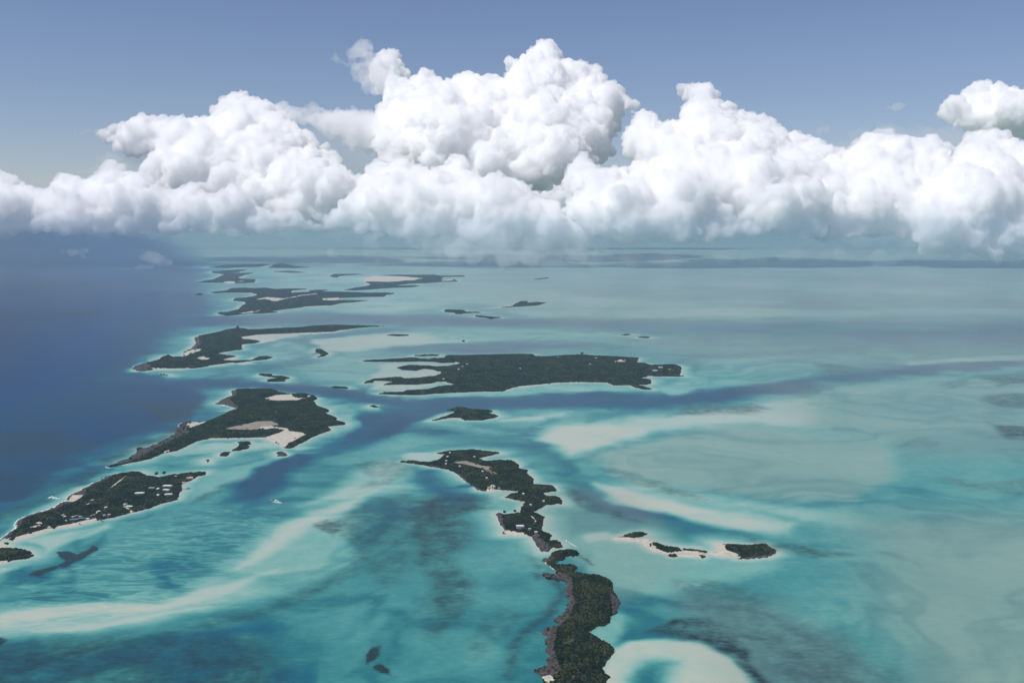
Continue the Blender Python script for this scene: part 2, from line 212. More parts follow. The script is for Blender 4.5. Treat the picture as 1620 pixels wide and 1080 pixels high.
def D(poly, val, fe=20, amt=1.0):
    global depth
    k_ = weight(poly, fe) * amt; depth = np.exp(np.log(depth) * (1 - k_) + math.log(val) * k_)
def G(poly, val, fe=20):
    global grass_shade
    k_ = weight(poly, fe); grass_shade = grass_shade * (1 - k_) + val * k_
def SILT_HAZE(poly, val, fe=40):
    global silt_haze
    k_ = weight(poly, fe); silt_haze = np.maximum(silt_haze, val * k_)
def RIP(poly, val, fe=30):
    global ripple
    k_ = weight(poly, fe); ripple = np.maximum(ripple, val * k_)
# far bank
D([(250,364),(2400,364),(2400,470),(900,470),(600,460),(330,440)], 2.6, 60)
D([(900,366),(2400,366),(2400,430),(1250,430),(950,400)], 3.2, 80)  # cloud shadow painted as slightly deeper water, paled to suggest haze
D([(440,425),(640,428),(760,440),(700,470),(560,500),(430,500)], 1.5, 40)
D([(560,470),(760,455),(900,462),(880,472),(700,484),(560,505),(500,500)], 1.3, 14)
D([(760,479),(900,468),(1060,476),(1240,474),(1240,479),(1000,486),(800,488)], 1.4, 10)
D([(800,492),(1100,488),(1400,490),(2400,486),(2400,497),(1400,500),(1000,502),(840,500)], 1.4, 10)
D([(640,455),(900,458),(900,464),(650,464)], 1.4, 8)
# ocean
D([(-2400,364),(230,364),(300,400),(315,440),(335,490),(290,520),(225,565),(205,592),(300,606),(345,640),(285,690),(180,740),(60,795),(0,852),(-100,905),(-700,1150),(-2400,1400)], 10, 34)
D([(-2400,364),(160,364),(230,420),(210,510),(140,570),(80,610),(-20,650),(-160,720),(-2400,1100)], 19, 80)
D([(-2400,364),(60,364),(120,430),(100,490),(40,540),(-80,600),(-2400,900)], 32, 90)
D([(290,655),(345,640),(372,648),(330,664),(250,705),(180,735),(60,780),(130,720),(200,690)], 6, 22)
D([(335,625),(370,628),(372,648),(330,660),(300,664)], 4.5, 14)
D([(-60,800),(100,770),(180,745),(160,752),(60,800),(0,838),(-60,870)], 6.5, 14)
G([(195,630),(260,638),(335,638),(352,634),(310,650),(300,662),(262,664),(230,650)], .55, 9)
G([(-60,690),(60,680),(160,700),(130,714),(50,718),(-60,720)], .5, 14)
G([(165,738),(215,712),(280,685),(292,665),(275,676),(215,700),(150,735)], .6, 7)
G([(-20,838),(40,806),(100,780),(170,746),(150,748),(90,775),(20,800),(-40,830)], .55, 10)
G([(-60,740),(60,745),(120,760),(60,790),(-60,800)], .35, 20)
# channels and banks, with cloud shadows and haze painted into the bed colour
D([(260,498),(500,494),(700,499),(850,503),(1100,509),(1700,512),(1700,519),(1100,523),(850,516),(640,512),(450,511),(300,517)], 8, 16)
D([(560,548),(700,543),(900,540),(960,548),(800,556),(650,560)], 6, 16)
D([(1000,520),(1300,510),(2400,505),(2400,560),(1500,560),(1290,545),(1100,535)], 4.4, 40)
D([(1290,528),(1400,522),(1700,520),(1700,545),(1400,540)], 7, 14)  # cloud shadow on the shallows, painted as deeper water
D([(390,532),(470,535),(500,545),(520,530),(600,518),(640,518),(560,533),(530,550),(540,575),(480,580),(420,585),(330,596),(400,580),(470,566),(490,552),(440,545),(380,560),(370,550)], 4.5, 10)
D([(404,556),(440,540),(482,545),(490,560),(450,570),(415,566)], 2.2, 8)
D([(495,540),(560,530),(700,525),(900,530),(700,542),(600,552),(540,560),(510,556)], .55, 10)
D([(640,520),(900,522),(1000,530),(900,540),(700,538)], 1.7, 16)
D([(380,520),(440,518),(490,520),(470,530),(440,535),(390,545),(352,560),(330,562),(370,565),(400,575),(380,577),(330,572),(345,555)], .42, 5)
D([(150,590),(330,599),(480,604),(600,620),(740,628),(900,623),(1050,624),(1170,606),(1270,596),(1330,592),(1500,574),(1700,556),(1700,570),(1500,588),(1330,612),(1200,630),(1080,641),(950,645),(800,645),(640,642),(520,630),(400,612),(250,611),(150,611)], 8, 14)
D([(520,560),(640,570),(720,585),(700,620),(600,620),(500,600),(470,590),(500,575)], 1.9, 22)
D([(600,577),(730,573),(700,584),(690,606),(640,622),(585,618),(590,596)], .7, 8)
D([(730,618),(860,606),(990,608),(1020,618),(900,622),(760,627),(640,628)], 1.4, 8)
D([(1040,608),(1090,600),(1180,590),(1200,575),(1150,598),(1100,618),(1060,626)], 1.4, 9)
D([(1090,595),(1110,565),(1250,560),(1380,565),(1300,590),(1200,608),(1120,616)], 1.9, 16)
D([(1440,572),(1700,556),(1700,566),(1440,580)], 1.3, 8)
G([(1290,575),(1330,576),(1360,586),(1300,590)], .4, 8)
D([(640,655),(700,650),(860,652),(1000,655),(1200,640),(1280,628),(1160,652),(1000,668),(880,670),(780,682),(700,690),(640,680)], 2.6, 12)
D([(640,648),(720,640),(790,660),(900,652),(860,662),(760,668),(660,668)], 1.0, 8)
D([(640,676),(760,684),(880,682),(905,690),(884,722),(905,748),(955,786),(1005,806),(1100,830),(1220,850),(1320,868),(1320,884),(1200,868),(1080,848),(1000,832),(940,803),(890,768),(850,722),(800,704),(720,702),(650,690)], 4.8, 18)
D([(540,730),(640,700),(640,735),(600,755),(560,775)], 2.4, 22)
D([(660,735),(720,742),(770,775),(740,800),(690,790),(640,760)], 6, 20)
D([(960,752),(1050,768),(1200,795),(1350,812),(1450,850),(1350,842),(1200,814),(1040,784)], 1.15, 24)
D([(940,765),(1000,776),(1100,802),(1260,828),(1260,846),(1150,838),(1050,816),(975,796)], .45, 20)
D([(855,692),(880,672),(1000,666),(1045,670),(1015,690),(960,706),(900,722)], .5, 24)
D([(1000,664),(1080,655),(1180,645),(1300,622),(1430,612),(1380,645),(1290,668),(1150,676),(1050,682)], .75, 26)
D([(1300,605),(1700,585),(1700,690),(1400,690),(1280,672)], 1.7, 40)
D([(930,728),(1000,702),(1080,683),(1200,673),(1400,690),(1430,760),(1350,795),(1200,790),(1050,768),(970,748)], 1.7, 22)
SILT_HAZE([(930,728),(1000,702),(1080,683),(1200,673),(1400,690),(1430,760),(1350,795),(1200,790),(1050,768),(970,748)], .55, 30)
SILT_HAZE([(1200,600),(2400,560),(2400,720),(1450,720),(1250,680)], .5, 60)
SILT_HAZE([(890,520),(2400,520),(2400,600),(1300,590),(1000,560)], .65, 70)  # water greyed to paint mid-distance haze
G([(1085,640),(1190,640),(1215,650),(1130,658),(1060,655)], .5, 9)
G([(935,745),(960,738),(1050,765),(1120,790),(1060,783),(980,764)], .4, 8)
G([(890,770),(920,780),(960,808),(1010,830),(960,822),(910,800)], .45, 9)
G([(1180,852),(1260,862),(1330,876),(1280,882),(1200,870)], .4, 10)
D([(1200,850),(1500,800),(2400,780),(2400,1300),(1350,1200),(1250,950)], 2.2, 90)
D([(1420,860),(1560,840),(2400,800),(2400,1300),(1560,1100),(1440,960)], 1.7, 80)
SILT_HAZE([(1350,820),(2400,780),(2400,1300),(1460,1150),(1380,950)], .6, 90)
G([(1488,758),(1560,764),(1700,756),(1700,790),(1600,782),(1520,772)], .42, 9)  # dark patches towards the right edge: cloud shadows painted into the bed colour
G([(1555,672),(1600,676),(1700,674),(1700,702),(1600,694)], .6, 8)
G([(1545,594),(1700,588),(1700,612),(1580,610)], .5, 8)
G([(1550,628),(1700,620),(1700,640),(1580,642)], .5, 8)
G([(1480,605),(1540,600),(1560,606),(1500,612)], .3, 8)
SILT_HAZE([(700,366),(2400,366),(2400,520),(900,520),(650,470)], .8, 90)  # pale tone paints horizon haze onto the far sea
D([(900,640),(800,646),(720,652),(640,680),(575,703),(510,724),(470,748),(420,778),(370,803),(335,803),(365,765),(400,740),(440,722),(515,692),(560,662),(610,642),(680,634),(800,630)], 8, 18)
D([(640,652),(600,672),(575,690),(600,690),(650,672),(690,655)], 10, 12)
D([(645,662),(690,655),(640,646),(600,640)], 8, 8)
D([(1118,868),(1135,860),(1150,866),(1170,880),(1150,884),(1125,881)], .3, 6)
D([(1100,855),(1170,862),(1150,890),(1090,888)], .9, 14)
SILT_HAZE([(330,440),(700,430),(1000,470),(1000,560),(640,620),(480,600),(420,560)], .35, 60)  # far middle bank paled, partly in place of haze
SILT_HAZE([(1060,940),(1250,950),(1420,1080),(1420,1300),(1200,1200)], .4, 60)
SILT_HAZE([(230,362),(900,362),(900,430),(640,440),(420,428),(300,400)], .8, 50)  # haze paleness painted on the water below the clouds
# around the centre islands
D([(890,850),(970,842),(1100,860),(1240,880),(1220,905),(1050,945),(950,935),(905,890)], 1.4, 28)
D([(925,848),(960,842),(985,850),(970,858),(935,860)], .7, 8)
D([(800,800),(880,790),(900,830),(860,850),(800,815)], 1.5, 16)
D([(770,775),(815,772),(830,795),(800,806),(772,800)], 1.3, 10)
D([(790,845),(870,850),(870,920),(860,980),(820,960),(800,900)], 2.3, 25)
D([(630,722),(640,714),(700,716),(700,726),(650,730)], .9, 6)
SILT_HAZE([(780,770),(1000,780),(1100,900),(960,960),(880,860)], .35, 30)
# lower left: sand swash, rippled bed, meadows
D([(330,905),(430,850),(520,800),(580,810),(560,880),(480,920),(380,950),(250,975)], 1.5, 34)
D([(20,900),(160,850),(330,795),(430,790),(440,830),(380,875),(260,925),(100,935),(0,950)], 3.0, 30)
RIP([(20,920),(160,860),(330,800),(430,800),(450,830),(380,890),(260,960),(60,1000),(0,990)], 1.0, 40)
D([(-60,968),(150,952),(280,944),(370,900),(430,842),(500,802),(560,780),(610,756),(650,742),(645,775),(565,802),(525,832),(552,850),(550,880),(500,916),(400,952),(250,986),(100,1006),(-60,1020)], 1.3, 30)
D([(380,900),(420,862),(470,825),(560,782),(600,768),(570,792),(500,832),(450,862),(410,890)], .6, 16)
D([(470,800),(530,762),(610,728),(655,736),(610,764),(545,790)], .95, 18)
D([(-20,975),(100,955),(240,958),(340,930),(440,900),(340,948),(230,968),(100,972),(-20,990)], .7, 10)
D([(60,1003),(200,978),(330,962),(230,980),(120,1003)], .75, 9)
D([(-60,1030),(90,1016),(280,1000),(420,985),(540,1010),(620,1120),(500,1220),(-300,1300)], 4.4, 60)
G([(-60,1030),(90,1018),(280,1006),(400,1010),(460,1060),(420,1140),(-200,1300)], .55, 40)
G([(515,836),(560,803),(640,783),(655,800),(610,850),(575,890),(520,930),(400,985),(250,1008),(380,975),(480,930),(548,890),(560,860),(540,842)], .34, 12)
G([(500,832),(520,822),(545,832),(530,846)], .5, 5)
D([(600,790),(760,790),(780,900),(740,1000),(640,1010),(560,900)], 3.0, 50)
G([(655,800),(690,786),(735,782),(768,784),(772,806),(742,812),(750,858),(715,880),(735,930),(712,985),(680,1012),(652,960),(668,905),(650,850)], .55, 20)
G([(560,800),(640,790),(660,830),(640,900),(600,940),(570,890),(600,850)], .3, 20)
D([(420,930),(560,900),(620,960),(640,1040),(500,1000)], 2.8, 50)
D([(560,1010),(760,1000),(820,1060),(900,1300),(300,1300),(450,1120)], 3.0, 80)
D([(720,890),(800,870),(830,960),(820,1060),(780,1120),(740,1000)], 2.5, 44)
G([(770,960),(812,965),(806,1010),(770,1040),(740,1020)], .22, 14)
for pl in ([(578,1032),(590,1020),(602,1018),(598,1032),(588,1042),(576,1046)], [(586,1050),(600,1046),(614,1058),(616,1068),(600,1062)]): G(pl, 1.3, 3.0)
G([(78,879),(98,876),(112,880),(132,869),(146,864),(150,869),(136,877),(118,887),(104,895),(94,893),(104,886),(84,884)], 1.9, 2.2)
G([(48,908),(60,903),(96,893),(92,898),(62,909)], 1.1, 2.5)
G([(-10,1012),(10,1008),(22,1015),(14,1026),(-10,1034)], 1.2, 4)
D([(20,905),(60,898),(110,880),(160,850),(170,856),(120,890),(60,915),(0,925)], 4.6, 8)
D([(20,858),(70,846),(160,828),(170,838),(110,858),(70,880),(40,900),(0,910),(-60,930),(-60,905),(56,884),(60,874)], 1.1, 10)
G([(175,826),(212,822),(240,812),(236,820),(200,828)], .5, 4); G([(296,788),(330,776),(380,752),(382,757),(340,780),(300,795)], .5, 6)
D([(300,765),(330,750),(400,730),(440,720),(420,735),(370,762),(310,785),(290,795)], 1.8, 9)
D([(250,740),(330,720),(460,712),(440,722),(330,746)], 2.4, 10)
D([(250,720),(300,704),(340,697),(440,697),(500,705),(450,713),(340,714),(280,722)], 1.1, 7)
D([(370,712),(440,706),(500,712),(440,716),(370,722)], 3.2, 6)
D([(495,634),(560,645),(560,672),(525,690),(505,650)], 1.6, 10)
# sandbar by the lower centre island
D([(930,985),(970,970),(990,1000),(978,1040),(960,1070),(970,1090),(940,1090)], 1.1, 14)
G([(1020,1003),(1055,985),(1110,978),(1160,992),(1210,1012),(1160,1008),(1185,1040),(1216,1085),(1240,1160),(1205,1160),(1192,1075),(1160,1040),(1110,1018),(1060,1008)], .62, 9)
G([(1060,960),(1200,950),(1300,1000),(1420,1080),(1420,1300),(1230,1300),(1220,1080),(1180,1010)], .28, 45)
G([(1050,925),(1120,915),(1230,940),(1200,960),(1090,955)], .25, 14)
D([(958,1075),(972,1032),(1010,1016),(1060,1013),(1110,1021),(1150,1041),(1180,1066),(1193,1095),(1188,1125),(1150,1150),(1070,1162),(990,1150),(950,1110)], .42, 11)
D([(985,1085),(1008,1052),(1040,1042),(1075,1050),(1060,1075),(1050,1100),(1020,1125),(975,1120)], 1.7, 24)
D([(1000,1085),(1015,1062),(1045,1055),(1040,1085),(1010,1120)], 2.8, 16)
G([(832,1075),(836,1040),(838,1010),(848,985),(862,972),(880,955),(884,930),(866,918),(856,905),(840,880),(846,905),(868,925),(876,940),(862,960),(842,972),(828,1000),(822,1040),(824,1075)], .7, 13)
G([(905,868),(915,874),(935,888),(945,898),(936,896),(918,882)], .6, 3.5); G([(828,905),(840,908),(858,920),(846,922)], .5, 4)
G([(560,735),(620,725),(660,735),(640,750),(580,755)], .3, 10); G([(540,772),(580,760),(640,752),(610,768)], .25, 8)
# broken bed, shoaling towards the coasts
wx = (fbm(X / 520, Yw / 520, 41, 3) - .5) * 520; wy = (fbm(X / 520, Yw / 520, 47, 3) - .5) * 520
n_big = fbm((X + wx) / 900, (Yw + wy) / 900, 40, 4) - .5; n_mid = fbm((X + wx) / 330, (Yw + wy) / 210, 50, 5) - .5; n_rid = np.abs(fbm((X + 1.6 * wx) / 420, (Yw + 1.6 * wy) / 260, 60, 4) - .5) * 2
shal = 1 - sstep(4, 9, depth); farw = sstep(560, 440, V)
depth = depth * np.exp(n_big * (.5 + 1.0 * farw * sstep(390, 440, V)) + n_mid * (.55 + .4 * farw) + shal * (sstep(.22, .0, n_rid) * .38 - .08) * (1 - .5 * farw))
grass_shade = np.clip(grass_shade * (1 + 1.1 * n_mid), 0, 2)
Pw = np.stack([X, Yw], 1)
for I in ISL:
    if I['halo'] <= 0 or I['key'] == 'A2': continue
    R0 = I['halo'] * 2.5 * (1 + I['dist'] / 6000); lo = I['w'].min(0) - R0; hi = I['w'].max(0) + R0
    idx = np.nonzero((Pw > lo).all(1) & (Pw < hi).all(1))[0]
    if not len(idx): continue
    dd = polydist(Pw[idx], I['w']); dd[inpoly(Pw[idx], I['w'])] = 0
    var = .35 + 1.3 * fbm(X[idx] / 120, Yw[idx] / 120, 90, 3)
    lim = .5 + dd / (R0 / 2.5 * var) * 3.0; lim = np.where(dd <= 0, .5, lim)
    kk = 1 - .9 * sstep(4.5, 8, depth[idx])
    depth[idx] = depth[idx] * (1 - kk) + np.minimum(depth[idx], lim) * kk
nr, nc = R_.shape
ii = np.arange(nr * nc).reshape(nr, nc)
quads = np.stack([ii[:-1, :-1], ii[:-1, 1:], ii[1:, 1:], ii[1:, :-1]], -1).reshape(-1, 4)
me = fastmesh('sea', np.stack([X, Yw, np.zeros(len(X))], 1), quads)
for nm, arr in (('depth', depth), ('grass_shade', grass_shade), ('ripple', ripple), ('silt_haze', silt_haze)):
    me.attributes.new(nm, 'FLOAT', 'POINT').data.foreach_set('value', arr.astype(np.float32))
SEA = tag(link(bpy.data.objects.new('sea', me)), kind='structure')
def sea_material():
    m, t, p = mat('sea'); N = t.nodes.new; L = t.links.new
    def at_(n): a = N('ShaderNodeAttribute'); a.attribute_name = n; return a.outputs['Fac']
    def mth(op, a, b=None, c=None, clamp=False):
        n = N('ShaderNodeMath'); n.operation = op; n.use_clamp = clamp
        for i, x in enumerate((a, b, c)):
            if x is None: continue
            if isinstance(x, (int, float)): n.inputs[i].default_value = x
            else: L(x, n.inputs[i])
        return n.outputs[0]
    geo = N('ShaderNodeNewGeometry')
    def nz(scale, det=3, rough=.55, sx=1, sy=1, dist=0):
        mp = N('ShaderNodeMapping'); mp.inputs['Scale'].default_value = (sx / scale, sy / scale, 1); L(geo.outputs['Position'], mp.inputs[0])
        n = N('ShaderNodeTexNoise'); n.inputs['Scale'].default_value = 1; n.inputs['Detail'].default_value = det; n.inputs['Roughness'].default_value = rough; n.inputs['Distortion'].default_value = dist
        L(mp.outputs[0], n.inputs[0]); return n.outputs[0]
    d = at_('depth'); g = at_('grass_shade')
    n1 = nz(45, 4, .6); n2 = nz(9, 3, .6, .5, 1); n3 = nz(320, 3)
    # rippled sand: long low sand waves
    mp = N('ShaderNodeMapping'); mp.inputs['Rotation'].default_value = (0, 0, math.radians(9)); mp.inputs['Scale'].default_value = (1 / 95, 1 / 30, 1); L(geo.outputs['Position'], mp.inputs[0])
    rn = N('ShaderNodeTexNoise'); rn.inputs['Scale'].default_value = 1; rn.inputs['Detail'].default_value = 2.2; rn.inputs['Roughness'].default_value = .42; rn.inputs['Distortion'].default_value = 1.1; L(mp.outputs[0], rn.inputs[0])
    rid = mth('SUBTRACT', 1.0, mth('MULTIPLY', mth('ABSOLUTE', mth('SUBTRACT', rn.outputs[0], .5)), 7.0), clamp=True)
    rp = mth('MULTIPLY', mth('MULTIPLY', mth('SUBTRACT', .35, rid), at_('ripple')), .5)
    fac = mth('ADD', mth('ADD', mth('MULTIPLY', mth('SUBTRACT', n1, .5), .55), mth('MULTIPLY', mth('SUBTRACT', n2, .5), .5)), mth('ADD', rp, 1))
    d2 = mth('MULTIPLY', d, fac)
    tt = mth('POWER', mth('DIVIDE', d2, 36.0, clamp=True), .4)
    rmp = N('ShaderNodeValToRGB'); el = rmp.color_ramp.elements
    K = SEAK
    for i, (dm, col) in enumerate(SEARAMP):
        pos = min(1, (dm / 36) ** .4)
        e_ = el[i] if i < 2 else el.new(pos)
        e_.position = pos
    for i, (dm, col) in enumerate(SEARAMP): el[i].color = lin(*col, K)
    L(tt, rmp.inputs[0])
    def mix(f, a, b):
        n = N('ShaderNodeMix'); n.data_type = 'RGBA'
        if isinstance(f, (int, float)): n.inputs[0].default_value = f
        else: L(f, n.inputs[0])
        L(a, n.inputs[6])
        if isinstance(b, tuple): n.inputs[7].default_value = b
        else: L(b, n.inputs[7])
        return n.outputs[2]
    c1 = mix(mth('MULTIPLY', at_('silt_haze'), .8, clamp=True), rmp.outputs[0], lin(150, 162, 148, K))  # silt tone, which also paints the far haze
    gn = mth('ADD', mth('MULTIPLY', mth('SUBTRACT', n1, .5), 2.6), mth('MULTIPLY', mth('SUBTRACT', n2, .5), 1.8))
    gf = mth('MULTIPLY', g, mth('ADD', gn, 1.0), clamp=True)
    c2 = mix(gf, c1, lin(40, 60, 62, K))  # seagrass tone, which also paints the cloud shadows
    L(c2, p.inputs['Base Color']); p.inputs['Roughness'].default_value = .34; p.inputs['IOR'].default_value = 1.33
    p.inputs['Specular IOR Level'].default_value = .12
    bmp = N('ShaderNodeBump'); bmp.inputs['Strength'].default_value = .25; bmp.inputs['Distance'].default_value = .6
    L(nz(14, 4, .6, .6, 1), bmp.inputs['Height']); L(bmp.outputs[0], p.inputs['Normal'])
    return m
SEAK = .735
SEARAMP = [(0, (206, 200, 174)), (.45, (202, 210, 192)), (.9, (172, 204, 190)), (1.6, (124, 186, 174)), (2.6, (78, 158, 154)), (4, (44, 126, 130)), (5.2, (28, 108, 130)), (7, (24, 84, 112)), (9, (26, 68, 96)), (15, (2, 58, 110)), (36, (4, 26, 60))]
me.materials.append(sea_material())
# ---------------------------------------------------------------- land materials
def ground_material(name, c1, c2, c3, scale, rough=.95, bump=.6):
    m, t, p = mat(name); N = t.nodes.new; L = t.links.new
    g = N('ShaderNodeNewGeometry'); n = N('ShaderNodeTexNoise'); n.inputs['Scale'].default_value = 1 / scale; n.inputs['Detail'].default_value = 6; n.inputs['Roughness'].default_value = .65
    L(g.outputs['Position'], n.inputs[0]); r = N('ShaderNodeValToRGB'); r.color_ramp.elements[0].position = .3; r.color_ramp.elements[1].position = .7
    r.color_ramp.elements[0].color = (*c1, 1); r.color_ramp.elements[1].color = (*c3, 1); e = r.color_ramp.elements.new(.5); e.color = (*c2, 1)
    L(n.outputs[0], r.inputs[0]); L(r.outputs[0], p.inputs['Base Color']); p.inputs['Roughness'].default_value = rough; p.inputs['Specular IOR Level'].default_value = .2
    b = N('ShaderNodeBump'); b.inputs['Strength'].default_value = bump; b.inputs['Distance'].default_value = scale * .15; L(n.outputs[0], b.inputs['Height']); L(b.outputs[0], p.inputs['Normal'])
    return m
M_SAND = ground_material('sand', (.38, .335, .265), (.50, .45, .365), (.62, .575, .485), 14)
M_MUD = ground_material('mud', (.20, .17, .14), (.27, .23, .185), (.33, .285, .23), 22)
M_ROCK = ground_material('shore_rock', (.028, .024, .025), (.058, .048, .046), (.13, .108, .095), 5, bump=1)
M_SOIL = ground_material('soil', (.010, .013, .008), (.022, .022, .015), (.10, .085, .065), 9)
def scrub_material():
    m, t, p = mat('scrub'); N = t.nodes.new; L = t.links.new
    a = N('ShaderNodeAttribute'); a.attribute_name = 'tint'; g = N('ShaderNodeNewGeometry')
    n = N('ShaderNodeTexNoise'); n.inputs['Scale'].default_value = 1 / 45; n.inputs['Detail'].default_value = 3; L(g.outputs['Position'], n.inputs[0])
    n2 = N('ShaderNodeTexNoise'); n2.inputs['Scale'].default_value = 1.6; n2.inputs['Detail'].default_value = 3; L(g.outputs['Position'], n2.inputs[0])
    s = N('ShaderNodeMath'); s.operation = 'MULTIPLY_ADD'; L(a.outputs['Fac'], s.inputs[0]); s.inputs[1].default_value = .55; L(n.outputs[0], s.inputs[2])
    s3 = N('ShaderNodeMath'); s3.operation = 'MULTIPLY_ADD'; L(n2.outputs[0], s3.inputs[0]); s3.inputs[1].default_value = .35; L(s.outputs[0], s3.inputs[2])
    s2 = N('ShaderNodeMath'); s2.operation = 'MULTIPLY'; L(s3.outputs[0], s2.inputs[0]); s2.inputs[1].default_value = .6
    r = N('ShaderNodeValToRGB'); r.color_ramp.elements[0].position = .40; r.color_ramp.elements[0].color = (.004, .009, .004, 1); r.color_ramp.elements[1].position = .76; r.color_ramp.elements[1].color = (.060, .062, .026, 1)
    e = r.color_ramp.elements.new(.60); e.color = (.013, .022, .009, 1)
    L(s2.outputs[0], r.inputs[0]); L(r.outputs[0], p.inputs['Base Color']); p.inputs['Roughness'].default_value = 1; p.inputs['Specular IOR Level'].default_value = .02
    return m
M_SCRUB = scrub_material()
# bush templates: lumpy domes of 24 triangles
def dome(seed):
    rng = np.random.default_rng(seed); v = []; n = 6
    for k, (rr, zz) in enumerate(((.8, -.25), (1.0, .35), (.62, .85))):
        for j in range(n):
            a_ = 2 * math.pi * (j + .5 * k) / n; q_ = rng.uniform(.75, 1.25); v.append((math.cos(a_) * rr * q_, math.sin(a_) * rr * q_, zz * rng.uniform(.8, 1.2)))
    v.append((rng.uniform(-.2, .2), rng.uniform(-.2, .2), 1.08)); f_ = []
    for k in range(2):
        for j in range(n):
            i0, i1 = k * n + j, k * n + (j + 1) % n; j0, j1 = i0 + n, i1 + n
            f_ += [(i0, i1, j0), (i1, j1, j0)]
    for j in range(n): f_.append((2 * n + j, 2 * n + (j + 1) % n, 3 * n))
    return np.array(v), np.array(f_)
DOMES = [dome(s) for s in range(8)]
def bushes(name, P, R, Hh, tint, parent, seed=0):
    rng = np.random.default_rng(seed); VV, FF, TT = [], [], []; k = 0
    typ = rng.integers(0, len(DOMES), len(P)); ang = rng.uniform(0, 6.283, len(P))
    for ty in range(len(DOMES)):
        i = np.nonzero(typ == ty)[0]
        if not len(i): continue
        v, f_ = DOMES[ty]; c_, s_ = np.cos(ang[i])[:, None], np.sin(ang[i])[:, None]
        x = (v[:, 0] * c_ - v[:, 1] * s_) * R[i, None] + P[i, 0:1]; y = (v[:, 0] * s_ + v[:, 1] * c_) * R[i, None] + P[i, 1:2]; z = v[:, 2] * Hh[i, None] + P[i, 2:3]
        VV.append(np.stack([x, y, z], -1).reshape(-1, 3)); FF.append((f_[None] + (np.arange(len(i)) * len(v))[:, None, None]).reshape(-1, 3) + k); TT.append(np.repeat(tint[i], len(v))); k += len(i) * len(v)
    me = fastmesh(name, np.concatenate(VV), np.concatenate(FF))
    me.attributes.new('tint', 'FLOAT', 'POINT').data.foreach_set('value', np.concatenate(TT).astype(np.float32))
    me.polygons.foreach_set('use_smooth', np.ones(len(me.polygons), bool)); me.materials.append(M_SCRUB)
    return tag(link(bpy.data.objects.new(name, me), parent), kind='stuff')
def land_height(I, P):
    dd = polydist(P, I['w']); rise = 9 + I['dist'] * .004
    h_ = I['hmax'] * (1 - np.exp(-dd / (rise * 4.5))) * (.45 + 1.1 * (fbm(P[:, 0] / 110, P[:, 1] / 110, 3, 3) - .1)) + 1.2 * sstep(0, rise * .5, dd)
    low = np.zeros(len(P))
    for q in I['wsand'] + I['wmud']:
        low = np.maximum(low, np.where(inpoly(P, q), 1, sstep(30, 0, polydist(P, q))))
    return h_ * (1 - low * .93) + .35, dd
CLEAR = []                                # (x, y, radius) kept free of scrub
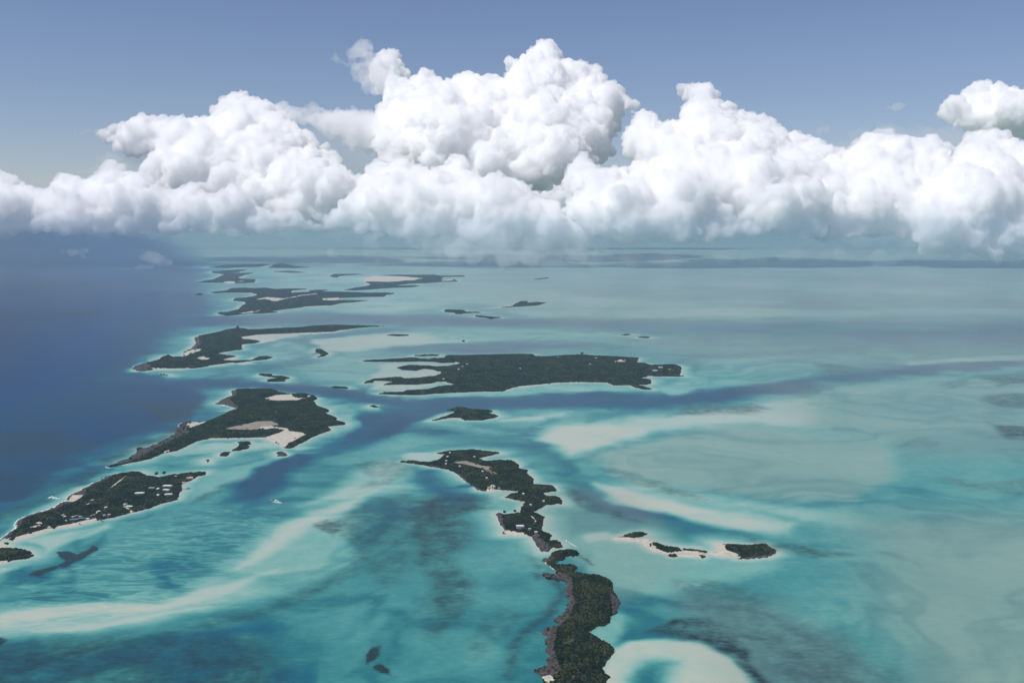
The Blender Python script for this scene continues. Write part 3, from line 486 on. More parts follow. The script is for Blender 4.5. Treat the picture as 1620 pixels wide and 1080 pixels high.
def build_island(I):
    W = I['w']; sx = 2.6 * I['dist'] / F; sy = sx * max(1, min(4, I['dist'] / H * .5)); c0 = Vector((I['c'][0], I['c'][1], 0))
    root = link(bpy.data.objects.new(I['name'], None)); root.location = c0; root.empty_display_size = 20
    tag(root, I['label'], 'island', I['group'])
    lo, hi = W.min(0), W.max(0); rng = np.random.default_rng(int(abs(lo[0])) % 1000)
    gx, gy = np.meshgrid(np.arange(lo[0], hi[0], sx), np.arange(lo[1], hi[1], sy)); g = np.stack([gx.ravel(), gy.ravel()], 1) + rng.uniform(-.3, .3, (gx.size, 2)) * (sx, sy)
    g = g[inpoly(g, W)]; g = g[polydist(g, W) > sx * .45] if len(g) else g
    pts = [Vector(p) for p in W]; ed = [(j, (j + 1) % len(W)) for j in range(len(W))]
    for poly in I['wsand'] + I['wmud'] + I['wrock']:
        k0 = len(pts); pts += [Vector(p) for p in poly]; ed += [(k0 + j, k0 + (j + 1) % len(poly)) for j in range(len(poly))]
    pts += [Vector(p) for p in g]
    vo, _, fo, *_ = geometry.delaunay_2d_cdt(pts, ed, [], 0, sx * .02)
    VO = np.array([tuple(v) for v in vo]); FO = np.array([f_ for f_ in fo if len(f_) == 3]); cen = VO[FO].mean(1)
    FO = FO[inpoly(cen, W)]; cen = VO[FO].mean(1)
    hz, dd = land_height(I, VO)
    edge = dd < sx * .12
    # skirt: the coast itself dips under the water line
    hz = np.where(edge, -.6, hz)
    V3 = np.concatenate([VO - I['c'], hz[:, None]], 1)
    cls = np.zeros(len(FO), int)
    for j, poly in enumerate(I['wrock']): cls[inpoly(cen, poly)] = 1
    names = [('ground', M_SOIL), ('rock_shore', M_ROCK)]
    rk = V3.copy()
    for j, poly in enumerate(I['wmud']): cls[inpoly(cen, poly)] = len(names); names.append(('pond_flat', M_MUD))
    for j, poly in enumerate(I['wsand']): cls[inpoly(cen, poly)] = len(names); names.append(('beach', M_SAND))
    rockv = np.zeros(len(VO), bool); rockv[FO[cls == 1].ravel()] = True
    V3[:, 2] += np.where(rockv & ~edge, rng.uniform(-.4, 1.6, len(VO)) * (1 + I['dist'] / 4000), 0)
    for ci, (nm, mt) in enumerate(names):
        fs = FO[cls == ci]
        if not len(fs): continue
        u_, inv = np.unique(fs.ravel(), return_inverse=True)
        me = fastmesh(nm, V3[u_], inv.reshape(-1, 3)); me.materials.append(mt)
        me.polygons.foreach_set('use_smooth', np.ones(len(me.polygons), bool) if ci != 1 else np.zeros(len(me.polygons), bool))
        link(bpy.data.objects.new(nm, me), root)
    # scrub
    bs = I['bush'] or max(3.0, 1.55 * I['dist'] / F * 1.15)
    by = bs * max(1, min(2.2, I['dist'] / 2600))
    gx, gy = np.meshgrid(np.arange(lo[0], hi[0], bs), np.arange(lo[1], hi[1], by)); g = np.stack([gx.ravel(), gy.ravel()], 1) + rng.uniform(-.5, .5, (gx.size, 2)) * (bs, by)
    ok = inpoly(g, W)
    if I['wscrub'] is not None:
        k_ = np.zeros(len(g), bool)
        for q in I['wscrub']: k_ |= inpoly(g, q)
        ok &= k_
    else:
        for q in I['wsand'] + I['wmud']:
            ins = inpoly(g, q); keep = np.zeros(len(g), bool); ix = np.nonzero(ins)[0]
            if len(ix): keep[ix] = rng.uniform(0, 1, len(ix)) < .5 * np.exp(-polydist(g[ix], q) / (1.1 * bs)) * (fbm(g[ix, 0] / 30, g[ix, 1] / 30, 12, 2) > .5)
            ok &= ~ins | keep
        rk = np.zeros(len(g), bool)
        for q in I['wrock']: rk |= inpoly(g, q)
        ok &= ~(rk & (rng.uniform(0, 1, len(g)) < .93))
    for (x, y, rr) in CLEAR: ok &= ((g[:, 0] - x) ** 2 + ((g[:, 1] - y)) ** 2) > rr * rr
    g = g[ok]
    if len(g):
        hz, dd = land_height(I, g); kp = dd > bs * .35 * I['inset']; g, hz, dd = g[kp], hz[kp], dd[kp]
    if len(g):
        gap = fbm(g[:, 0] / 26, g[:, 1] / 26, 77, 3); thin = (gap < .38) & (rng.uniform(0, 1, len(g)) < .75) & (I['dist'] < 3200); g, hz, dd = g[~thin], hz[~thin], dd[~thin]
        sz = rng.uniform(.62, 1.15, len(g)) * bs * .85 * (.7 + .6 * fbm(g[:, 0] / 60, g[:, 1] / 60, 66, 2)); hh = np.minimum(sz, 3.0 + 1.6 * rng.uniform(0, 1, len(g))) * np.clip(.55 + dd / 22, .55, 1.1)
        bushes('scrub', np.concatenate([g - I['c'], hz[:, None]], 1), sz, hh, rng.uniform(0, 1, len(g)), root, seed=len(g))
    I['root'] = root; I['nb'] = len(g)
# ---------------------------------------------------------------- houses on the islands (placed first so that the scrub leaves room)
def paint(name, col, rough=.6, var=.12, metal=0):
    m, t, p = mat(name); n = t.nodes.new('ShaderNodeTexNoise'); n.inputs['Scale'].default_value = 1.3; n.inputs['Detail'].default_value = 4
    tc = t.nodes.new('ShaderNodeTexCoord'); t.links.new(tc.outputs['Object'], n.inputs[0]); r = t.nodes.new('ShaderNodeValToRGB')
    r.color_ramp.elements[0].color = (*[c_ * (1 - var) for c_ in col], 1); r.color_ramp.elements[1].color = (*[min(1, c_ * (1 + var)) for c_ in col], 1)
    t.links.new(n.outputs[0], r.inputs[0]); t.links.new(r.outputs[0], p.inputs['Base Color']); p.inputs['Roughness'].default_value = rough; p.inputs['Metallic'].default_value = metal
    return m
M_WROOF = paint('white_roof', (.62, .61, .58)); M_GROOF = paint('grey_roof', (.36, .37, .38)); M_BROOF = paint('blue_roof', (.06, .16, .24)); M_PROOF = paint('pink_roof', (.55, .33, .28))
M_WALL = paint('pale_wall', (.62, .60, .55)); M_DARKW = paint('timber_wall', (.10, .085, .07)); M_GLASS = paint('window_glass', (.03, .045, .055), .15); M_TIMBER = paint('dock_timber', (.13, .105, .085)); M_WHITE = paint('white_gelcoat', (.78, .78, .78), .3, .04); M_NAVY = paint('navy_hull', (.05, .07, .12), .3); M_GREY = paint('grey_rubber', (.32, .35, .38)); M_TEAK = paint('teak_deck', (.34, .25, .17)); M_WAKE = paint('wake_foam', (.50, .58, .58), .8, .3); M_FOAM = paint('foam', (.78, .80, .80), .8, .1)
def bxs(boxes):
    v, f_ = [], []
    for (x0, x1, y0, y1, z0, z1) in boxes:
        k = len(v); v += [(x, y, z) for z in (z0, z1) for y in (y0, y1) for x in (x0, x1)]
        f_ += [tuple(k + i for i in q) for q in ((0, 2, 3, 1), (4, 5, 7, 6), (0, 1, 5, 4), (2, 6, 7, 3), (0, 4, 6, 2), (1, 3, 7, 5))]
    return v, f_
def part(name, vf, material, parent):
    me = bpy.data.meshes.new(name); me.from_pydata(vf[0], [], vf[1]); me.materials.append(material); return link(bpy.data.objects.new(name, me), parent)
HOUSES = []
def house(u, v, wpx, label, roof='white', dep=None, rot=0, hgt=2.6, isl='C', hip=True, group=None):
    HOUSES.append((u, v, wpx, label, roof, dep, rot, hgt, isl, hip, group))
IKEY = {I['key']: I for I in ISL}
def build_house(u, v, wpx, label, roof, dep, rot, hgt, isl, hip, group):
    I = IKEY[isl]; p = at(u, v, 4.0)
    for _ in range(4):
        hz, dd_ = land_height(I, np.array([[p.x, p.y]])); p = at(u, v, float(hz[0]) + 1.0)
    w_ = wpx * p.length / F; d_ = dep or max(5.0, w_ * .45); z = float(hz[0]) - .6
    root = link(bpy.data.objects.new('house', None)); root.location = (p.x, p.y, z); root.rotation_euler.z = math.radians(rot); tag(root, label, 'house', group)
    hx, hy = w_ / 2, d_ / 2; e = .7
    part('wall', bxs([(-hx, hx, -hy, hy, 0, hgt + .6)]), M_WALL if roof != 'blue' else M_DARKW, root)
    zr = hgt + .6; rh = min(2.2, hy * .45); rx = (hx + e - (hy + e) * .9) if hip else hx + e
    rx = max(rx, .4)
    V_ = [(-hx - e, -hy - e, zr), (hx + e, -hy - e, zr), (hx + e, hy + e, zr), (-hx - e, hy + e, zr), (-rx, 0, zr + rh), (rx, 0, zr + rh), (-hx - e, -hy - e, zr - .25), (hx + e, -hy - e, zr - .25), (hx + e, hy + e, zr - .25), (-hx - e, hy + e, zr - .25)]
    F_ = [(0, 1, 5, 4), (2, 3, 4, 5), (1, 2, 5), (3, 0, 4), (6, 7, 1, 0), (7, 8, 2, 1), (8, 9, 3, 2), (9, 6, 0, 3), (9, 8, 7, 6)]
    rf = part('roof', (V_, F_), dict(white=M_WROOF, grey=M_GROOF, blue=M_BROOF, pink=M_PROOF)[roof], root)
    part('ridge_cap', bxs([(-rx, rx, -.18, .18, zr + rh - .05, zr + rh + .12)]), M_GROOF, rf)
    part('door', bxs([(-.5, .5, -hy - .06, -hy + .02, .6, 2.7)]), M_DARKW, root)
    n = max(1, int(w_ / 6))
    for s in (-1, 1):
        for k in range(n):
            xc = s * (1.6 + (hx - 1.8) * (k + .5) / n)
            part('window', bxs([(xc - .7, xc + .7, -hy - .05, -hy + .02, 1.5, 2.8)]), M_GLASS, root)
    CLEAR.append((p.x, p.y - hy * .6, max(hx, hy) * 1.05 + 2.0)); CLEAR.append((p.x, p.y - hy * 2.2, max(hx, hy) * .8 + 1.5))
    return root
house(265,768.5,13,'largest white-roofed house on the left island, topmost of a cluster of three')
house(263,774.8,10,'white-roofed house in the middle of the cluster of three on the left island', rot=-8)
house(266.5,782,11,'white-roofed house at the bottom of the cluster of three on the left island', rot=10)
house(221,780,13,'long white-roofed house alone in the scrub in the middle of the left island', rot=12)
house(240,771.8,9,'narrow pale-roofed shed left of the cluster of three white houses', dep=5, roof='grey')
house(250,773,3,'narrow white hut just left of the cluster of three houses', dep=12)
house(250,783,3.2,'small white hut below the narrow hut on the left island', dep=10, rot=20)
house(204.5,801,10,'white-roofed house beside the pinkish sandy clearing on the left island', rot=-6)
house(198.5,797.5,4,'small grey-roofed shed behind the pinkish sandy clearing', dep=9, roof='grey', rot=-30)
house(167.5,802.5,4.2,'small white hut standing between two sandy tracks on the left island')
house(117,822,11,'blue-roofed house left of two behind the left island beach', roof='blue', rot=12)
house(128.5,820,10,'blue-roofed house right of two behind the left island beach', roof='blue', rot=10)
house(138.5,820.5,5,'small white-roofed house at the right end of the left island beach')
house(102.5,817,3.5,'small white hut left of the blue-roofed houses')
house(78,834,3.5,'tiny white beach hut half way along the left island beach')
house(156,809,4,'white hut by the sandy track above the pier on the left island', rot=30)
house(165,815,3.5,'small brown-walled hut right of the pier on the left island', roof='grey')
house(172.5,814,4,'pale hut between the pier and the pinkish clearing', roof='pink')
house(299.5,756,8,'pink-roofed house on the right end of the left island', roof='pink')
house(290.5,763.5,4.5,'small pink-roofed boathouse by the right shore of the left island', roof='pink')
house(250,753.6,6,'white-roofed house on the upper shore of the left island')
house(278,753.4,3,'tiny grey-roofed hut on the upper shore of the left island', roof='grey')
house(823,833.5,12.5,'big white-roofed beach house on the long centre island', isl='A', hgt=5)
house(838,836.5,4.5,'small grey-roofed cabin right of the big beach house', isl='A', roof='grey')
house(848,841.5,4.5,'small white-roofed cabin at the right end of the beach house sand', isl='A')
house(774,771,5,'pale house at the sandy landing on the upper part of the centre island', isl='A', roof='pink', rot=25)
house(782,770,3,'narrow white house right of the pale one at the sandy landing', isl='A')
house(789.5,772,3,'small grey cabin at the right end of the sandy landing', isl='A', roof='grey')
for (u, v, lb) in ((712,716,'at the top left shore of the centre island'), (708,722.5,'second down from the top left of the centre island'), (706,729,'beside the left end of the tan pond, upper one'), (705.5,733.5,'beside the left end of the tan pond, lower one'), (727.5,737.5,'just below the left half of the tan pond'), (750.5,722.5,'above the middle of the tan pond'), (763.5,745.5,'below the right half of the tan pond'), (770,756,'between the tan pond and the sandy landing'), (839.5,798.5,'on the narrow neck of the centre island'), (860,792.5,'on the right lobe of the centre island'), (828,781,'above the narrow neck of the centre island')):
    house(u, v, 2.6, 'tiny white hut ' + lb, isl='A', dep=7, group='huts dotted over the centre island')
house(1044.2,581.3,8,'upper of two white-roofed houses on the right lobe of the biggest island', isl='F', dep=14)
house(1036,586.2,8,'lower of two white-roofed houses on the right lobe of the biggest island', isl='F', dep=14)
house(978,573.5,6,'white building at the sandy clearing on the biggest island', isl='F', dep=16)
house(986,572,6,'pink-roofed building at the sandy clearing on the biggest island', isl='F', dep=16, roof='pink')
for (u, v, lb) in ((739,576,'at the left end of the biggest island, upper right of three'), (731.5,580,'at the left end of the biggest island, middle of three'), (725.5,584,'at the left end of the biggest island, lowest of three'), (943,566.5,'on the top edge of the biggest island right of its middle'), (933.5,576,'in the scrub right of the middle of the biggest island'), (882,565,'on the top edge of the biggest island left of its middle'), (702,599.5,'between the two crescent bays of the biggest island'), (822.5,583,'in the middle of the biggest island'), (803,598,'low in the left half of the biggest island')):
    house(u, v, 3.2, 'tiny pale hut ' + lb, isl='F', dep=10, group='huts dotted over the biggest island')
for hh_ in HOUSES: build_house(*hh_)
for I in ISL: build_island(I)
print('bushes', sum(I['nb'] for I in ISL))
# ---------------------------------------------------------------- clouds: bodies of scattering droplets, built from billows and beyond the hazy air near the sea
def cloud_material(name, dens, g=0.0):
    m = bpy.data.materials.new(name); m.use_nodes = True; t = m.node_tree; t.nodes.clear()
    out = t.nodes.new('ShaderNodeOutputMaterial'); pv = t.nodes.new('ShaderNodeVolumeScatter')
    pv.inputs['Color'].default_value = (1, 1, 1, 1); pv.inputs['Density'].default_value = dens; pv.inputs['Anisotropy'].default_value = g
    t.links.new(pv.outputs[0], out.inputs['Volume'])
    return m
M_CLOUD = cloud_material('cloud_droplets', .0105); M_SOFT = cloud_material('cloud_soft', .0032); M_WISP = cloud_material('cloud_wisp', .0016); M_VEIL = cloud_material('cloud_veil', .00055)
def ico(sub):
    bm = bmesh.new(); bmesh.ops.create_icosphere(bm, subdivisions=sub, radius=1)
    v = np.array([x.co for x in bm.verts]); f_ = np.array([[q.index for q in p.verts] for p in bm.faces]); bm.free()
    return v, f_
IV, IF = ico(2)
def cloud(outline, dist, label, n=200, rmax=55, depth=1.0, voxel=28, seed=1, material=None, rmin=6, rough=1.0, edge=12, name='cloud', squash=.95, group=None, lean=1.6):
    rng = np.random.default_rng(seed)
    poly = np.array(outline, float); lo, hi = poly.min(0), poly.max(0)
    P = rng.uniform(lo, hi, (n * 25, 2)); P = P[inpoly(P, poly)]
    d = polydist(P, poly); cov = []
    order = np.argsort(-d + rng.uniform(0, .3 * d.max(), len(d)))
    for i in order:                        # billows: circles packed inside the outline, large ones first
        r = min(d[i], rmax * rng.uniform(.5, 1))
        if r < rmin: continue
        if all(np.hypot(*(P[i] - c_)) > max(rr, r) * .6 for c_, rr, _ in cov): cov.append((P[i], r, d[i]))
        if len(cov) >= n: break
    for a_, b_ in zip(poly, np.roll(poly, -1, 0)):   # small billows along the rim
        L_ = np.hypot(*(b_ - a_)); k = int(L_ / edge) + 1
        for j in range(k):
            p = a_ + (b_ - a_) * (j + rng.uniform(0, 1)) / k; nrm = np.array([-(b_ - a_)[1], (b_ - a_)[0]]) / (L_ + 1e-9); r = rng.uniform(.35, .85) * edge
            q_ = p + nrm * r * .75
            if not inpoly(q_[None], poly)[0]: q_ = p - nrm * r * .75
            cov.append((q_, r, r))
    V_, F_ = [], []; k = 0
    for c_, r, dd in cov:
        s = dist / F; off = -depth * (dd * .95 + rng.uniform(-.4, .6) * r) * s - lean * (c_[1] - lo[1]) * s
        p = far(c_[0], c_[1], dist + off); R = r * (dist + off) / F
        V_.append(IV * R * np.array([1, 1.15, squash]) + np.array(p)); F_.append(IF + k); k += len(IV)
    me = fastmesh('tmp', np.concatenate(V_), np.concatenate(F_)); o = bpy.data.objects.new('tmp', me); S.collection.objects.link(o)
    md = o.modifiers.new('r', 'REMESH'); md.mode = 'VOXEL'; md.voxel_size = voxel
    texs = []; sc = dist / 20000
    for sz, st in ((560, 250), (230, 140), (105, 84)):
        tx = bpy.data.textures.new('v', 'VORONOI'); tx.noise_scale = sz * sc; tx.distance_metric = 'DISTANCE'; texs.append(tx)
        md = o.modifiers.new('d', 'DISPLACE'); md.texture = tx; md.texture_coords = 'GLOBAL'; md.strength = -st * sc * rough; md.mid_level = .5
    tx = bpy.data.textures.new('c', 'CLOUDS'); tx.noise_scale = 260 * sc; tx.noise_depth = 5; tx.noise_basis = 'ORIGINAL_PERLIN'; texs.append(tx)
    md = o.modifiers.new('d', 'DISPLACE'); md.texture = tx; md.texture_coords = 'GLOBAL'; md.strength = 210 * sc * rough; md.mid_level = .5
    tx = bpy.data.textures.new('c', 'CLOUDS'); tx.noise_scale = 70 * sc; tx.noise_depth = 3; tx.noise_basis = 'ORIGINAL_PERLIN'; texs.append(tx)
    md = o.modifiers.new('d', 'DISPLACE'); md.texture = tx; md.texture_coords = 'GLOBAL'; md.strength = 70 * sc * rough; md.mid_level = .5
    md = o.modifiers.new('r2', 'REMESH'); md.mode = 'VOXEL'; md.voxel_size = voxel * .7
    dg = bpy.context.evaluated_depsgraph_get(); dg.update()
    m2 = bpy.data.meshes.new_from_object(o.evaluated_get(dg)); m2.name = name
    bpy.data.objects.remove(o); bpy.data.meshes.remove(me)
    for tx in texs: bpy.data.textures.remove(tx)
    c0 = np.array(far(*poly.mean(0), dist)); m2.transform(__import__('mathutils').Matrix.Translation(Vector(-c0)))
    m2.materials.clear(); m2.materials.append(material or M_CLOUD)
    m2.polygons.foreach_set('use_smooth', np.ones(len(m2.polygons), bool))
    ob = link(bpy.data.objects.new(name, m2)); ob.location = Vector(c0)
    tag(ob, label, 'cloud', group); print('CL', label[:30], len(cov), len(m2.polygons), 'ymin', float((np.array(ob.bound_box)[:, 1]).min() + c0[1]))
    return ob
cloud([(-170,285),(-80,298),(0,270),(20,278),(35,288),(60,303),(75,298),(85,277),(110,274),(130,284),(160,267),(180,261),(200,278),(225,274),(250,298),(300,298),(340,308),(365,298),(385,308),(430,338),(470,333),(490,353),(485,364),(300,367),(-170,368)], 21200, 'long low white cloud bank along the horizon at the left edge', seed=1, rmax=42, n=240)
cloud([(158,212),(166,202),(178,195),(200,192),(232,178),(245,188),(280,182),(300,190),(318,187),(340,178),(348,165),(352,155),(368,147),(385,152),(400,160),(420,160),(440,175),(460,190),(480,205),(495,225),(520,240),(538,262),(560,275),(572,290),(570,330),(540,350),(470,350),(420,345),(380,335),(330,320),(290,310),(250,300),(215,285),(225,262),(240,245),(205,243),(175,235),(165,224)], 25500, 'tall billowing cloud on the left, sloping down to the right, grey underneath', seed=2)
cloud([(430,172),(480,170),(500,166),(530,176),(560,170),(590,185),(640,190),(660,240),(600,238),(555,230),(520,215),(490,205),(450,195)], 24500, 'thin flat cloud bridging the left cloud and the highest tower', seed=7, material=M_SOFT, rmax=26, edge=9)
cloud([(586,120),(590,100),(600,88),(625,86),(640,100),(645,125),(670,120),(685,118),(700,128),(720,120),(745,116),(770,126),(790,123),(800,122),(806,95),(818,100),(835,84),(845,70),(865,61),(880,70),(890,88),(905,100),(930,98),(950,106),(960,122),(978,145),(987,160),(985,190),(975,215),(965,245),(940,270),(900,290),(840,300),(760,292),(700,280),(640,260),(600,245),(585,215),(595,180),(604,150)], 27500, 'highest cauliflower cloud tower in the middle with a grey base', seed=3, n=260)
cloud([(548,100),(554,84),(558,66),(574,56),(588,72),(602,88),(612,120),(606,155),(585,152),(570,134),(556,116)], 26500, 'thin torn wisp rising off the upper left of the highest tower', seed=8, material=M_WISP, rmax=11, edge=6, rough=.8, rmin=3, n=120)
cloud([(490,358),(540,330),(565,290),(590,256),(620,249),(650,254),(680,268),(715,250),(735,253),(745,275),(760,286),(790,274),(820,288),(850,306),(900,336),(930,365),(930,385),(860,392),(780,388),(700,380),(620,372),(560,362)], 21400, 'white tumbled cloud low in the middle, in front of the highest tower', seed=4, n=240)
cloud([(600,360),(700,365),(800,372),(900,370),(948,400),(925,412),(870,408),(830,417),(780,412),(740,414),(690,397),(640,382)], 19000, 'soft misty cloud skirt hanging below the middle of the bank over the sea', seed=9, material=M_WISP, rmax=30, edge=11, rough=1.2)
cloud([(888,300),(892,265),(905,249),(925,253),(950,263),(965,262),(985,275),(1000,250),(986,215),(1004,170),(1030,183),(1050,193),(1078,193),(1083,160),(1083,140),(1105,129),(1130,137),(1138,160),(1155,169),(1180,183),(1200,179),(1225,193),(1260,213),(1290,223),(1315,235),(1320,300),(1310,366),(1180,374),(1090,384),(1000,377),(930,370),(895,340)], 24000, 'broad bright cloud mass right of centre crowned by a small square turret', seed=5, n=300)
cloud([(1290,250),(1320,235),(1345,230),(1352,222),(1385,204),(1410,214),(1450,219),(1480,217),(1508,238),(1538,209),(1570,198),(1600,218),(1640,238),(1790,236),(1790,404),(1620,404),(1500,403),(1455,396),(1440,376),(1400,370),(1360,379),(1300,370),(1280,320)], 22600, 'bright cloud bank filling the right edge down to the sea', seed=10, n=300)
cloud([(1478,184),(1495,160),(1520,147),(1560,129),(1590,139),(1640,150),(1790,140),(1790,235),(1600,215),(1540,206),(1500,193)], 28000, 'separate rounded cloud high at the right edge above the bank', seed=6, n=160)
cloud([(-260,338),(0,342),(200,346),(420,335),(500,330),(600,300),(700,280),(900,280),(1000,260),(1100,300),(1200,330),(1500,340),(1880,335),(1880,367),(1200,367),(420,367),(-260,367)], 36000, 'distant grey-white cloud seen in the gaps behind the bank', seed=11, n=300, voxel=60, lean=0, rough=.6)
for sd_, o_, d_, lb in ((41, [(-190,350),(100,346),(300,350),(520,346),(700,352),(700,378),(560,374),(420,370),(200,370),(-190,371)], 18600, 'pale mist under the left half of the cloud bank, along the horizon'), (42, [(640,352),(900,356),(1200,350),(1500,352),(1790,350),(1790,396),(1600,398),(1450,390),(1250,384),(1050,388),(900,398),(740,390)], 18300, 'pale mist under the right half of the cloud bank, down to the sea'),
        (46, [(580,396),(900,402),(1300,396),(1790,398),(1790,417),(1200,414),(820,418),(620,412)], 17900, 'faint low mist lying on the far sea right of centre'),  # added mist strip that hides the cloud bank's shadow on the sea
        (43, [(60,300),(120,262),(190,238),(260,230),(330,250),(300,310),(180,320)], 23500, 'thin white veil left of the tall left cloud, above the low bank'), (44, [(470,200),(560,196),(640,220),(660,290),(600,330),(540,300),(500,250)], 24500, 'thin white veil in the blue gap between the left cloud and the highest tower'), (45, [(1290,230),(1400,200),(1500,196),(1560,205),(1560,260),(1300,270)], 23500, 'thin white veil behind the crest of the right bank')):
    cloud(o_, d_, lb, n=70, rmax=34, edge=16, voxel=50, seed=sd_, material=M_VEIL, rough=1.3, lean=0, depth=.6)
for sd_, o_, d_, lb in ((29, [(118,208),(150,203),(172,206),(170,214),(148,212)], 25000, 'thin pale wisp trailing left from the tall left cloud'), (30, [(526,91),(540,92),(556,102),(552,108),(538,100)], 26400, 'tiny torn puff left of the wisp on the highest tower'), (21, [(1398,172),(1420,164),(1440,162),(1436,172),(1415,180)], 25000, 'small torn cloud scrap left of the high right cloud'), (22, [(1290,205),(1300,203),(1306,208),(1298,213)], 24500, 'tiny cloud puff alone in the blue above the right bank'),
        (23, [(225,405),(245,398),(268,408),(282,422),(255,424),(238,418)], 17700, 'small misty scrap of cloud low over the dark sea at left'), (24, [(515,398),(535,402),(556,416),(540,416),(522,408)], 17700, 'faint slanting cloud streak over the far islands'), (25, [(180,424),(230,420),(240,426),(190,431)], 17500, 'faint flat mist streak over the dark sea at left'), (26, [(330,362),(360,358),(400,372),(390,378),(350,372)], 18500, 'faint mist rag under the left cloud bank'), (27, [(100,396),(120,394),(135,402),(112,405)], 17800, 'faintest mist puff over the dark sea near the left edge'), (28, [(1230,370),(1280,366),(1300,378),(1260,384),(1235,382)], 18200, 'small mist rag hanging under the right cloud bank')):
    cloud(o_, d_, lb, n=30, rmax=12, edge=6, rmin=3, voxel=26, seed=sd_, material=M_WISP, rough=.55)
# ---------------------------------------------------------------- piers
def pier(u0, v0, u1, v1, width, label):
    a_, b_ = at(u0, v0), at(u1, v1); d_ = b_ - a_; L_ = d_.length
    root = link(bpy.data.objects.new('pier', None)); root.location = a_; root.rotation_euler.z = math.atan2(d_.y, d_.x); tag(root, label, 'pier')
    part('deck', bxs([(0, L_, -width / 2, width / 2, 1.3, 1.55)]), M_TIMBER, root)
    for k in range(int(L_ / 7) + 1):
        for s in (-1, 1): part('pile', bxs([(k * 7, k * 7 + .35, s * width * .42 - .17, s * width * .42 + .17, -2.5, 2.1)]), M_TIMBER, root)
    return root
pier(153,820,163.5,825.5,3.2,'dark timber pier at the right end of the left island beach')
pier(287,774,298,773,2.4,'thin timber jetty off the right end of the left island')
pier(125,827.5,127.5,830.5,2.2,'short timber jetty on the left island beach')
r0 = link(bpy.data.objects.new('jetty_hut', None)); r0.location = at(297.5, 773); tag(r0, 'small open hut with a grey roof at the end of the thin jetty', 'hut')
part('roof', ([(-4, -4, 4.2), (4, -4, 4.2), (4, 4, 4.2), (-4, 4, 4.2), (0, 0, 6.4)], [(0, 1, 4), (1, 2, 4), (2, 3, 4), (3, 0, 4), (3, 2, 1, 0)]), M_GROOF, r0)
part('floor', bxs([(-3.6, 3.6, -3.6, 3.6, 1.6, 1.85)]), M_TIMBER, r0)
for sx in (-3, 3):
    for sy in (-3, 3): part('post', bxs([(sx - .15, sx + .15, sy - .15, sy + .15, -2.5, 4.2)]), M_TIMBER, r0)
# ---------------------------------------------------------------- boats
def loft(secs):                            # secs: (x, [(y, z), ...]) half sections from keel to gunwale, mirrored and decked
    V_, F_ = [], []; n = len(secs[0][1])
    for x, s in secs: V_ += [(x, -y, z) for y, z in reversed(s)] + [(x, y, z) for y, z in s]
    m = 2 * n
    for i in range(len(secs) - 1):
        for j in range(m - 1): F_.append((i * m + j, (i + 1) * m + j, (i + 1) * m + j + 1, i * m + j + 1))
        F_.append((i * m + m - 1, (i + 1) * m + m - 1, (i + 1) * m, i * m))
    F_.append(tuple(range(m))); F_.append(tuple(reversed(range((len(secs) - 1) * m, len(secs) * m))))
    return V_, F_
def yacht(u, v, L_, rot, label):
    root = link(bpy.data.objects.new('motor_yacht', None)); root.location = at(u, v); root.rotation_euler.z = math.radians(rot); tag(root, label, 'boat')
    h_ = L_ / 2; B = L_ * .115; q = [(-1, .92, .66), (-.6, 1, .66), (0, 1, .72), (.45, .86, .84), (.75, .55, .98), (.93, .2, 1.1), (1.0, .03, 1.16)]
    hull = part('hull', loft([(x * h_, [(B * b_ * .25, -.9), (B * b_ * .86, .1), (B * b_, L_ * .085 * z_)]) for x, b_, z_ in q]), M_WHITE, root)
    part('boot_stripe', loft([(x * h_ * 1.002, [(B * b_ * .87, .12), (B * b_ * .91, .5)]) for x, b_, z_ in q[:-1]]), M_NAVY, hull)
    zd = L_ * .06; s = L_ / 30
    part('main_deckhouse', loft([(-.55 * h_, [(B * .78, zd), (B * .74, zd + 2.5 * s)]), (.2 * h_, [(B * .8, zd), (B * .74, zd + 2.5 * s)]), (.46 * h_, [(B * .62, zd + .4), (B * .4, zd + 1.4 * s)])]), M_WHITE, root)
    part('window_band', loft([(-.5 * h_, [(B * .785, zd + .9 * s), (B * .77, zd + 1.9 * s)]), (.2 * h_, [(B * .805, zd + .9 * s), (B * .78, zd + 1.9 * s)]), (.36 * h_, [(B * .71, zd + 1.0 * s), (B * .66, zd + 1.7 * s)])]), M_GLASS, root)
    part('upper_deckhouse', loft([(-.42 * h_, [(B * .62, zd + 2.5 * s), (B * .58, zd + 4.5 * s)]), (.05 * h_, [(B * .62, zd + 2.5 * s), (B * .56, zd + 4.5 * s)]), (.2 * h_, [(B * .5, zd + 2.5 * s), (B * .34, zd + 3.5 * s)])]), M_WHITE, root)
    part('upper_windows', loft([(-.36 * h_, [(B * .625, zd + 3.1 * s), (B * .605, zd + 4.0 * s)]), (.05 * h_, [(B * .625, zd + 3.1 * s), (B * .59, zd + 4.0 * s)]), (.15 * h_, [(B * .545, zd + 3.0 * s), (B * .45, zd + 3.6 * s)])]), M_GLASS, root)
    part('hardtop', bxs([(-.5 * h_, .04 * h_, -B * .66, B * .66, zd + 4.7 * s, zd + 4.95 * s)]), M_WHITE, root)
    part('aft_deck', bxs([(-.98 * h_, -.56 * h_, -B * .8, B * .8, zd - .1, zd + .06)]), M_TEAK, root)
    part('radar_mast', bxs([(-.28 * h_, -.22 * h_, -.2, .2, zd + 4.95 * s, zd + 8 * s), (-.3 * h_, -.2 * h_, -1.3, 1.3, zd + 6.9 * s, zd + 7.15 * s)]), M_WHITE, root)
    return root
yacht(438.5, 795.2, 30, -24, 'white motor yacht with dark windows anchored in the turquoise sound at left')
